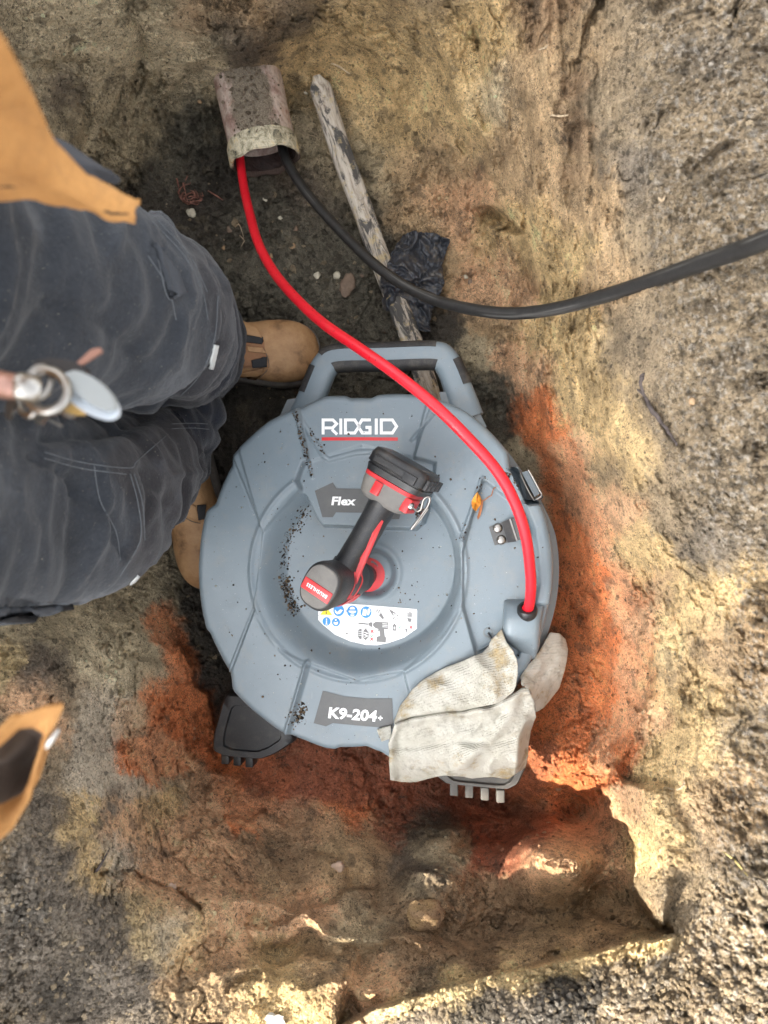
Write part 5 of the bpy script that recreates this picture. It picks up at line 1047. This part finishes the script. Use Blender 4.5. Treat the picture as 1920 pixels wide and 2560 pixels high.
for nm, c4, l, th, mt in (('tongue', [(640, 262), (845, 285), (862, 505), (640, 520)], .0015, .003, M_TONGUE), ('lace_strap', [(688, 262), (842, 275), (830, 330), (690, 312)], .005, .004, M_STRAP), ('lace_strap', [(742, 458), (860, 430), (862, 508), (750, 514)], .005, .004, M_STRAP),
                          ('lace_loop', [(700, 345), (838, 358), (858, 402), (712, 388)], .004, .003, M_LEATHER), ('eyelet_panel', [(650, 150), (770, 200), (840, 285), (660, 250)], .003, .003, M_LEATHER), ('eyelet_panel', [(600, 570), (840, 520), (880, 505), (770, 610)], .003, .003, M_LEATHER)):
    v, f = drape_quad(bv1, Z8(c4), 12, 8, l, th); patch(nm, b1, v, f, mt)
def stitch(bv, pts, parent):
    q = drape_line(bv, Z8(pts), .0006, .0008, 40)
    if len(q) > 4: adopt(MB().tube(q, .0006, 6).build('stitching', M_SOLE), parent).matrix_parent_inverse.identity()
for pl in ([(650, 165), (740, 185), (830, 270), (850, 370), (885, 500), (820, 590), (740, 640)], [(660, 175), (735, 197), (812, 265)], [(610, 580), (760, 545), (860, 520)]): stitch(bv1, pl, b1)
b2, bv2 = make_boot(Vector((-0.372, 0.150, 0.004)), math.radians(-76))
for nm, c4, l, th, mt in (('lace_strap', [(300, 1635), (365, 1630), (365, 1745), (312, 1752)], .004, .004, M_STRAP), ('eyelet_panel', [(200, 1600), (290, 1640), (330, 1780), (180, 1700)], .003, .003, M_LEATHER)):
    v, f = drape_quad(bv2, Z8(c4), 10, 10, l, th); patch(nm, b2, v, f, mt)
stitch(bv2, [(180, 1715), (250, 1762), (330, 1785)], b2)

# jacket
m, n, b = new_mat('tan_canvas'); a = tex(n, 20, 5, 0.6); a2 = tex(n, 700, 2, 0.6)
cc = ramp(n, a.outputs[0], [(0.3, (.38, .19, .065)), (0.7, (.54, .29, .105))]); cc = mixc(n, ramp(n, tex(n, 45, 7, 0.75).outputs[0], [(0.5, (0, 0, 0)), (0.75, (0.6,)*3)]), cc, (.24, .13, .06)); cc = mixc(n, ramp(n, tex(n, 1, 3, 0.6, vec=stretch(n, (900, 120, 900))).outputs[0], [(0.4, (0.3,)*3), (0.65, (0,)*3)]), cc, (.20, .10, .04)); n.links.new(cc, b.inputs['Base Color']); b.inputs['Roughness'].default_value = 0.9; b.inputs['Specular IOR Level'].default_value = 0.2; bump(n, b, a2.outputs[0], 0.001); M_CANVAS = m
M_LINING = plain('dark_lining', (.045, .028, .018), 0.9, var=0.2)
jb = MB()
trs = [((-0.455, 0.08, 0.90), .150, .205), ((-0.45, 0.08, 0.98), .150, .205), ((-0.45, 0.08, 1.10), .145, .205), ((-0.46, 0.08, 1.25), .135, .215), ((-0.47, 0.08, 1.38), .115, .205), ((-0.47, 0.08, 1.44), .085, .15), ((-0.47, 0.08, 1.47), .05, .07)]
jb.loft([ring(c, EX, EY, a_, b_, 48, 2.5) for c, a_, b_ in trs])
def dcoons(t, r_, b_, l_, nu, nv):
    s = lambda e: [(x*K, y*K, z) for x, y, z in e]; return coons(s(t), s(b_), s(l_), s(r_), nu, nv)
top = [(-330, -160, 1.10), (-120, -60, 1.07), (0, 85, 1.035), (55, 200, 1.0), (110, 310, .965), (178, 383, .935), (228, 405, .92), (300, 441, .90)]
bot = [(-330, 415, 1.02), (-150, 415, .99), (0, 420, .955), (60, 416, .945), (130, 428, .93), (200, 444, .915), (240, 466, .905), (290, 461, .90)]
S = dcoons(top, [(300, 441, .90), (298, 452, .90), (290, 461, .90)], bot, [(-330, -160, 1.10), (-400, 180, 1.12), (-330, 415, 1.02)], 90, 50)
U, V = np.meshgrid(np.linspace(0, 1, 90), np.linspace(0, 1, 50)); q = np.c_[S[..., 0].ravel()/100, S[..., 1].ravel()/100, np.zeros(S[..., 0].size)]
zo = 0.012*np.sin(math.pi*V)*(1-0.6*U) + 0.005*fbm(q, 0.9, 3, 5).reshape(V.shape) - 0.015*np.exp(-((V-0.62)/0.16)**2)*sst(0.72, 0.9, U)*(1-sst(0.96, 1, U)) + 0.004*np.exp(-((V-0.93)/0.05)**2) - 0.024*np.exp(-((V-0.66-0.05*np.sin(U*7))/0.11)**2)*(1-sst(0.55, 0.9, U)) + 0.010*np.exp(-((V-0.40-0.08*U)/0.08)**2)*(1-sst(0.7, 0.95, U)) + 0.004*(0.5-np.abs(fbm(q, 1.6, 3, 8))*2).reshape(V.shape)
SJ, ZJ = S.copy(), zo
v, f = sheet(S, 0.0035, zo); jb.add(v, f)
outer_ = [(-120, 1665, .99), (-40, 1622, .965), (0, 1590, .95), (45, 1544, .94), (95, 1528, .935), (139, 1523, .93), (127, 1552, .928), (108, 1588, .924), (95, 1618, .92), (80, 1660, .918), (62, 1722, .918), (30, 1782, .922), (-20, 1826, .935), (-120, 1880, .97)]
inner_ = [(-120, 1680, .975), (-40, 1640, .95), (0, 1612, .935), (42, 1574, .925), (72, 1572, .92), (92, 1585, .915), (96, 1598, .912), (92, 1616, .908), (84, 1640, .904), (72, 1680, .90), (48, 1714, .90), (10, 1734, .905), (-40, 1748, .915), (-120, 1770, .95)]
S = dcoons(outer_, [outer_[-1], inner_[-1]], inner_, [outer_[0], inner_[0]], 90, 14); V = np.linspace(0, 1, 14)[:, None]*np.ones((1, 90))
v, f = sheet(S, 0.0035, 0.006*np.sin(math.pi*V)); jb.add(v, f)
# the flap's body running up to the chest
S = dcoons([(-330, 1500, 1.12), (-120, 1600, 1.0), (-40, 1636, .95), (0, 1606, .935)], [(0, 1606, .935), (-10, 1680, .92), (0, 1740, .902)], [(-330, 1900, 1.10), (-200, 1850, 1.0), (-60, 1780, .925), (0, 1740, .902)], [(-330, 1500, 1.12), (-350, 1700, 1.15), (-330, 1900, 1.10)], 20, 16)
jo = jb.build('jacket', M_CANVAS); adopt(jo, person)
S = dcoons([(-120, 1680, .95), (-40, 1640, .935), (0, 1610, .92), (42, 1573, .91), (72, 1571, .905), (98, 1586, .90)], [(98, 1586, .90), (97, 1600, .89), (92, 1618, .892)], [(-120, 1772, .93), (-40, 1750, .90), (10, 1736, .89), (48, 1716, .885), (74, 1682, .885), (92, 1618, .892)], [(-120, 1680, .95), (-130, 1720, .93), (-120, 1772, .93)], 40, 20)
U, V = np.meshgrid(np.linspace(0, 1, 40), np.linspace(0, 1, 20)); v, f = sheet(S, 0.003, -0.03*np.sin(math.pi*V)*(1-U**3)); adopt(mesh_obj('lining', v, f, M_LINING), jo).matrix_parent_inverse.identity()
hm = MB(); hm.tube([P(x*K, y*K, z-0.001) for x, y, z in spline(bot[1:], 70)], [0.0034]*70, 12); adopt(hm.build('hem', M_CANVAS), jo).matrix_parent_inverse.identity()
for jr in (44, 46):             # twin stitching above the hem
    q = [P(SJ[jr, i, 0], SJ[jr, i, 1], SJ[jr, i, 2]+ZJ[jr, i]+.0009) for i in range(8, 88)]; adopt(MB().tube(q, .0006, 6).build('stitching', M_LINING), jo).matrix_parent_inverse.identity()
zp = MB(); zp.tube([P(x*K, y*K, .925) for x, y in [(128, 1574), (118, 1588), (106, 1606), (100, 1616)]], [.0012, .002, .0021, .001], 10); adopt(zp.build('zip_pull', M_STEEL), jo).matrix_parent_inverse.identity()
# dark shirt hem / belt loop peeping out under the jacket
M_SHIRT = plain('dark_shirt', (.03, .032, .038), 0.9, var=0.2, scale=40)
S = dcoons([(60, 300, .86), (112, 292, .85), (150, 310, .84), (200, 345, .83), (240, 372, .825), (262, 386, .82)], [(262, 386, .82), (262, 394, .82), (255, 400, .82)], [(60, 400, .86), (120, 400, .85), (170, 400, .84), (215, 392, .83), (240, 396, .825), (255, 400, .82)], [(60, 300, .86), (50, 350, .87), (60, 400, .86)], 40, 20)
U, V = np.meshgrid(np.linspace(0, 1, 40), np.linspace(0, 1, 20)); v, f = sheet(S, 0.004, 0.012*np.sin(math.pi*V)); adopt(mesh_obj('shirt_hem', v, f, M_SHIRT), person)

# ---------------------------------------------------------------- bunch of keys hanging from the belt
Z3 = lambda x, y: (x*0.20494, 840 + y*0.20494)
def k3(x, y, z): X, Y = Z3(x, y); return P(X, Y, z)
keys = empty('key_bunch', loc=k3(400, 600, .93)); tag(keys, 'bunch of keys with grey oval fob hanging before the dark trousers', 'keys')
M_FOB = plain('fob_grey', (.27, .30, .31), 0.5, var=0.03); M_FOBR = plain('fob_rim', (.5, .56, .62), 0.35, var=0.03); M_BRASS = plain('brass', (.72, .5, .2), 0.3, metal=1, var=0.1); M_COPPER = plain('copper', (.33, .19, .15), 0.4, metal=0.7, var=0.1)
def kadd(mb, name, mat, parent=None):
    o = mb.build(name, mat)
    if parent is None: adopt(o, keys)
    else: adopt(o, parent).matrix_parent_inverse.identity()
    return o
def kring(cx, cy, rx, ry, rot, z, tz, r, name='split_ring', mat=None, n=48):
    pts = []
    for k in range(n+1):
        a = 2*math.pi*k/n; u, t = rx*math.cos(a), ry*math.sin(a); x = cx + u*math.cos(rot) - t*math.sin(rot); y = cy + u*math.sin(rot) + t*math.cos(rot)
        pts.append(k3(x, y, z + tz*math.sin(a+0.6)))
    return kadd(MB().tube(pts, r, 10), name, mat or M_STEEL)
kadd(MB().tube([k3(x, y, z) for x, y, z in ((-900, 520, .97), (-300, 560, .95), (0, 590, .94), (120, 610, .938), (210, 615, .937))], [.008, .0078, .0075, .0072, .0068], 16), 'belt_tether', M_COPPER)
kadd(MB().tube([k3(x, y, z) for x, y, z in ((215, 615, .937), (240, 618, .937), (330, 635, .936), (430, 655, .935), (470, 665, .934))], [.0066, .008, .0078, .0076, .006], 16), 'swivel', M_STEEL)
kring(570, 670, 255, 245, 0.3, .925, .006, .0028); kring(470, 570, 150, 200, 0.5, .918, .006, .0018); kring(330, 830, 95, 150, -0.35, .915, .006, .0020)
def slabk(outl, z, th, tilt=(0, 0)):
    c = outl; mb = MB(); cx = sum(p[0] for p in c)/len(c); cy = sum(p[1] for p in c)/len(c)
    A_ = [k3(x, y, z + tilt[0]*(x-cx) + tilt[1]*(y-cy)) for x, y in c]; B2 = [q - Vector((0, 0, th)) for q in A_]; mb.loft([A_, B2]); return mb
def oval(cx, cy, rx, ry, rot, n=36): return [(cx + rx*math.cos(2*math.pi*k/n)*math.cos(rot) - ry*math.sin(2*math.pi*k/n)*math.sin(rot), cy + rx*math.cos(2*math.pi*k/n)*math.sin(rot) + ry*math.sin(2*math.pi*k/n)*math.cos(rot)) for k in range(n)]
fob = kadd(slabk(oval(1085, 730, 415, 195, 0.62), .918, .004, (-2e-6, 3e-5)), 'fob', M_FOBR); kadd(slabk(oval(1110, 665, 350, 140, 0.68), .9225, .006, (-2e-6, 3e-5)), 'fob_face', M_FOB, fob)
kadd(slabk(oval(720, 400, 330, 125, 0.12), .905, .007), 'key_head', M_BLACK); kadd(slabk([(930, 330), (1110, 165), (1215, 140), (1250, 190), (1000, 355)], .903, .002), 'key_blade', M_COPPER)
kadd(slabk(oval(120, 850, 55, 175, 0.16), .91, .002, (1e-4, 0)), 'key', M_STEEL); kadd(slabk([(375, 965), (520, 925), (585, 960), (500, 1085), (440, 1060)], .90, .0025, (0, 8e-5)), 'key', M_STEEL)
kadd(slabk(oval(900, 890, 165, 70, 0.25), .905, .003), 'brass_key', M_BRASS); kadd(slabk(oval(810, 930, 110, 55, 0.5), .897, .003), 'key', M_STEEL)
kadd(slabk([(560, 1020), (600, 1010), (760, 1090), (730, 1110)], .89, .002), 'key_blade', M_GREYP)

# ---------------------------------------------------------------- stones, roots, twigs
def stone_mat(name, c): return plain(name, c, 0.8, var=0.25, scale=90, bumpd=0.001, bscale=300)
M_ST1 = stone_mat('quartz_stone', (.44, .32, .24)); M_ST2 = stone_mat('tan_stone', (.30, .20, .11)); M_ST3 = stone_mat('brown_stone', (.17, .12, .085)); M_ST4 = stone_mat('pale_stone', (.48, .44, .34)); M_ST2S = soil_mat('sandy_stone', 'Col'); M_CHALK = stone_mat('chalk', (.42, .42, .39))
def stone(x, y, rp, mat, label, sc=(1, 0.8, 0.6), name='pebble', cat='pebble', sink=0.35, rot=None, group=None):
    p = ter(x, y); r = rp/FPX*(CH-p.z); mb = MB(); R_ = Matrix.Rotation(random.random()*6 if rot is None else rot, 3, 'Z')
    mb.blob((0, 0, 0), r, 3, sc, 0.9 if name == 'chalk_lump' else 0.35, None, R_); o = mb.build(name, mat); o.location = p + Vector((0, 0, r*sc[2]*(0.5-sink)*1.6))
    if mat.name == 'sandy_stone':
        ca = o.data.color_attributes.new('Col', 'FLOAT_COLOR', 'POINT'); ca.data.foreach_set('color', [c for v_ in o.data.vertices for c in (.40+.06*mnoise.noise(v_.co*60), .27+.05*mnoise.noise(v_.co*60), .15, 1)])
    tag(o, label, cat, group); return o
stone(428, 2212, 19, M_ST1, 'pale pink pebble stuck in the lower left clay slope', (1, .95, .8), sink=0.1)
stone(845, 2165, 17, M_ST1, 'milky pebble in the dark soil below the drum', (1, .9, .8), sink=0.1)
stone(1060, 2290, 46, M_ST2S, 'rounded sand-coated cobble bulging from the bank at the bottom', (1.05, .72, .7), 'cobble', 'stone', sink=0.62, rot=-0.25)
stone(842, 690, 10, M_ST4, 'whitish pebble between red cable and wooden stake', (1, .95, .8))
stone(868, 712, 27, M_ST3, 'flat brown stone between the red cable and the wooden stake', (1, .7, .45), 'flat_stone', 'stone')
stone(480, 533, 12, M_ST4, 'cream pebble beside the reddish root tangle', (1, .9, .8))
stone(1730, 1003, 10, M_ST2, 'lone small pebble on the grey soil at the right', (1, .8, .7))
stone(692, 2545, 17, M_CHALK, 'white chalky lump at the bottom edge', (.8, 1.3, .7), 'chalk_lump', 'lump', sink=0.2)
for i, (x, y, r) in enumerate([(662, 499, 7), (740, 573, 7), (732, 616, 8), (793, 689, 9), (575, 575, 9), (560, 620, 6), (700, 545, 6), (905, 690, 6), (680, 640, 7), (1165, 690, 9), (1175, 705, 7), (500, 254, 6), (765, 232, 5)]):
    stone(x, y, r, [M_ST4, M_ST3, M_ST2][i % 3], 'small pebble lying on the dark pit floor near the pipe', (1, .85, .7), group='small pebbles on the pit floor')
def strand(name, runs, r, mat, label, cat, lift=0.004, ends=True):
    mb = MB()
    for pts in runs:
        q = []
        sp_ = spline(pts, max(10, len(pts)*7))
        for i, (x, y) in enumerate(sp_): q.append(ter(x, y, lift*(1+0.8*math.sin(i*0.9+x))))
        q = [q[0]] + [(q[i-1]+q[i]*2+q[i+1])/4 for i in range(1, len(q)-1)] + [q[-1]]
        n_ = len(q); mb.tube(q, [r*(1-0.6*abs(2*i/(n_-1)-1)**2) for i in range(n_)], 7)
    o = mb.build(name, mat); tag(o, label, cat); return o
M_ROOT = plain('root_red', (.24, .11, .08), 0.8, var=0.4, scale=200); M_ROOT2 = plain('root_pale', (.46, .36, .24), 0.8, var=0.3, scale=200); M_TWIG = plain('twig_dark', (.07, .055, .05), 0.85, var=0.3, scale=200); M_STRAW = plain('straw', (.62, .5, .2), 0.7, var=0.2, scale=200)
runs = []
for k in range(9):
    a = random.random()*6.28; r0 = random.uniform(10, 30); cx, cy = 482+random.uniform(-8, 8), 492+random.uniform(-6, 10)
    runs.append([(cx + r0*math.cos(a+t*0.5)*1.05, cy + r0*0.8*math.sin(a+t*0.5)) for t in range(random.randint(4, 8))])
runs += [[(470, 440), (462, 460), (465, 480), (472, 510)], [(520, 480), (545, 495), (560, 505)], [(445, 450), (450, 475)]]
strand('root_tangle', runs, .0013, M_ROOT, 'tangle of thin reddish roots on the dark floor beside the trousers', 'roots', .008)
strand('fine_roots', [[(735, 310), (760, 335), (790, 345), (805, 350)], [(740, 305), (770, 325), (800, 346)], [(738, 318), (765, 345), (775, 342)], [(600, 590), (612, 605), (606, 620)], [(590, 570), (600, 565), (612, 600)]], .0008, M_ROOT2, 'fine rootlets in the soil between clay pipe and wooden stake', 'roots', .005)
strand('root', [[(1590, 975), (1608, 990), (1625, 1025), (1660, 1070), (1690, 1115)], [(1608, 990), (1600, 950), (1606, 935)]], .0026, M_TWIG, 'thin dark forked root along the right bank', 'root', .004)
strand('root', [[(1592, 2145), (1590, 2180), (1582, 2225)]], .0032, M_ROOT2, 'short pale root hanging at the lower right corner of the pit', 'root', .006)
strand('root', [[(1655, 1962), (1680, 1970), (1700, 1965), (1708, 1950)]], .0012, M_ROOT2, 'curled pale rootlet on the right bank beside the orange clay', 'root', .005)
strand('straw', [[(1808, 2128), (1830, 2145), (1856, 2176)]], .0011, M_STRAW, 'yellow straw lying on the grey soil at lower right', 'straw', .006)
strand('twig', [[(220, 2190), (245, 2172), (262, 2145), (280, 2112)]], .0019, M_TWIG, 'dark bent twig on the lower left slope', 'twig', .006)
strand('twig', [[(828, 162), (850, 172), (876, 190)]], .0016, M_ROOT2, 'short pale twig above the buried end of the wooden stake', 'twig', .005)
strand('twig', [[(1345, 130), (1360, 125), (1366, 122)], [(1375, 292), (1400, 295), (1418, 292)]], .0014, M_ROOT2, 'broken pale twig pressed into the upper right bank', 'twig', .004)
strand('root', [[(1640, 500), (1650, 508), (1658, 495)]], .0012, M_ROOT2, 'tiny pale rootlet on the grey soil above the black cable', 'root', .006)

# ---------------------------------------------------------------- loose crumbs: countless, so stuff
def crumbs(name, items, mat, label):    # items: point, radius, colour
    ico = bmesh.new(); bmesh.ops.create_icosphere(ico, subdivisions=1, radius=1); bv_ = np.array([tuple(x.co) for x in ico.verts]); bf = np.array([[q.index for q in p.verts] for p in ico.faces]); ico.free()
    n = len(items); C_ = np.array([tuple(i[0]) for i in items]); R_ = np.array([i[1] for i in items]); CC = np.array([i[2] for i in items])
    jit = 1 + RNG.uniform(-0.4, 0.4, (n, len(bv_), 1)); sc = RNG.uniform(0.55, 1.25, (n, 1, 3)); sc[..., 2] *= 0.75
    ang = RNG.uniform(0, 6.28, n); ca_, sa_ = np.cos(ang)[:, None], np.sin(ang)[:, None]
    V = bv_[None]*jit*sc; V = np.stack([V[..., 0]*ca_-V[..., 1]*sa_, V[..., 0]*sa_+V[..., 1]*ca_, V[..., 2]], -1)*R_[:, None, None] + C_[:, None]
    F = (bf[None] + (np.arange(n)*len(bv_))[:, None, None]).reshape(-1, 3)
    me = bpy.data.meshes.new(name); me.from_pydata(V.reshape(-1, 3).tolist(), [], F.tolist()); me.materials.append(mat)
    ca = me.color_attributes.new('Col', 'FLOAT_COLOR', 'POINT'); ca.data.foreach_set('color', np.c_[np.repeat(CC, len(bv_), 0), np.ones(n*len(bv_))].ravel())
    o = bpy.data.objects.new(name, me); COL.objects.link(o); tag(o, label, None, None, 'stuff'); return o
dark = [(.05, .038, .03), (.08, .06, .045), (.03, .025, .022), (.14, .09, .055), (.22, .16, .1)]
items = []
def strew(poly, n, wpx, r0=.0005, r1=.0021):
    q = resample(poly, 400)
    for _ in range(n):
        i = RNG.integers(0, 400); t = RNG.normal(0, 1); x, y = q[i, 0] + t*wpx, q[i, 1] + RNG.normal(0, wpx); r = r0 + (r1-r0)*RNG.random()**2.2
        items.append((on_face_w(x, y, r*0.3), r, dark[RNG.integers(0, 5)]))
strew([(776, 1265), (752, 1300), (735, 1326), (721, 1350), (713, 1380), (710, 1420)], 230, 7.5); strew([(711, 1440), (714, 1470), (726, 1496), (738, 1530)], 220, 8, .0007, .0026); strew([(744, 1050), (758, 1110), (778, 1192)], 130, 3); strew([(738, 1030), (748, 1062)], 40, 4)
strew([(1050, 1268), (1046, 1290)], 60, 4.5); strew([(756, 1762), (744, 1790), (738, 1815)], 100, 8, .0008, .0028); strew([(775, 1075), (800, 1120), (812, 1150)], 40, 5); strew([(1212, 1195), (1195, 1230)], 22, 5); strew([(1170, 1300), (1158, 1350)], 22, 5)
strew([(1265, 1180), (1300, 1215)], 30, 5); strew([(1010, 1455), (1030, 1500)], 12, 30)
for _ in range(620):
    a, r = RNG.random()*6.28, 430*math.sqrt(RNG.random()); x, y = 940+r*math.cos(a), 1430+r*math.sin(a)
    rr = .0004+.0016*RNG.random()**5; items.append((on_face_w(x, y, rr*0.3), rr, dark[RNG.integers(0, 5)] if RNG.random() < .8 else (.6, .58, .5)))
crumbs('soil_crumbs', items, M_CRUMB, 'dark soil crumbs strewn over the face of the grey drum')
items = []
def scatter(n, x0, x1, y0, y1, r0, r1, pale=0.08, pw=2.5, lo=None):
    for _ in range(n):
        x, y = RNG.uniform(x0, x1), RNG.uniform(y0, y1); p = ter(x, y); r = r0+(r1-r0)*RNG.random()**pw; c = np.array(tercol(x, y))*RNG.uniform(0.45, 1.2)
        if RNG.random() < pale: c = 0.45*np.array((.62, .48, .30))*RNG.uniform(.7, 1.3) + 0.55*c
        items.append((p+Vector((0, 0, r*0.1)), r, np.clip(c, .01, .85)))
scatter(5000, 300, 1120, 280, 1000, .0007, .006, .04, 3.2); scatter(2200, 480, 1000, 420, 800, .0007, .008, .03, 4); scatter(2200, 1050, 1420, 500, 2000, .0006, .0035, .02, 3)
scatter(6500, 1400, 1920, 0, 2560, .0006, .0042, .12, 3); scatter(4500, 0, 700, 1450, 2560, .0006, .0042, .12, 3); scatter(3400, 500, 1700, 1900, 2560, .0006, .0045, .05, 3.2); scatter(2600, 0, 1400, 0, 330, .0006, .0032, .02, 3); scatter(3000, 0, 420, 2000, 2560, .0008, .0045, .18, 2.4); scatter(3000, 1000, 1920, 2420, 2560, .0007, .004, .15, 2.4)
crumbs('loose_soil', items, M_CRUMB, 'loose crumbs and grit lying on the floor and banks of the pit')
items = []
for _ in range(900):
    u, a = RNG.uniform(.02, .3), RNG.normal(0, .38); q = PM @ Vector((u, math.sin(a)*.0605, math.cos(a)*.0605)); r = .0006+.003*RNG.random()**3
    items.append((q, r, np.array((.24, .195, .145))*RNG.uniform(.7, 1.7)))
co_ = crumbs('pipe_soil', items, M_CRUMB, 'gritty soil lying along the top of the clay pipe')

# ---------------------------------------------------------------- unseen wall, added out of frame to cast shade over the pit
wall = MB().box((-1.95, SHADE_WALL_Y0 + 0.95, 1.3), 0.10, 0.95, 1.38).build('added_shade_wall', plain('shade_wall_render', (.55, .52, .47), 0.9, var=0.08, scale=3, bumpd=.004, bscale=60), smooth=False)
tag(wall, 'pale rendered wall added out of frame to shade the pit', None, None, 'structure')
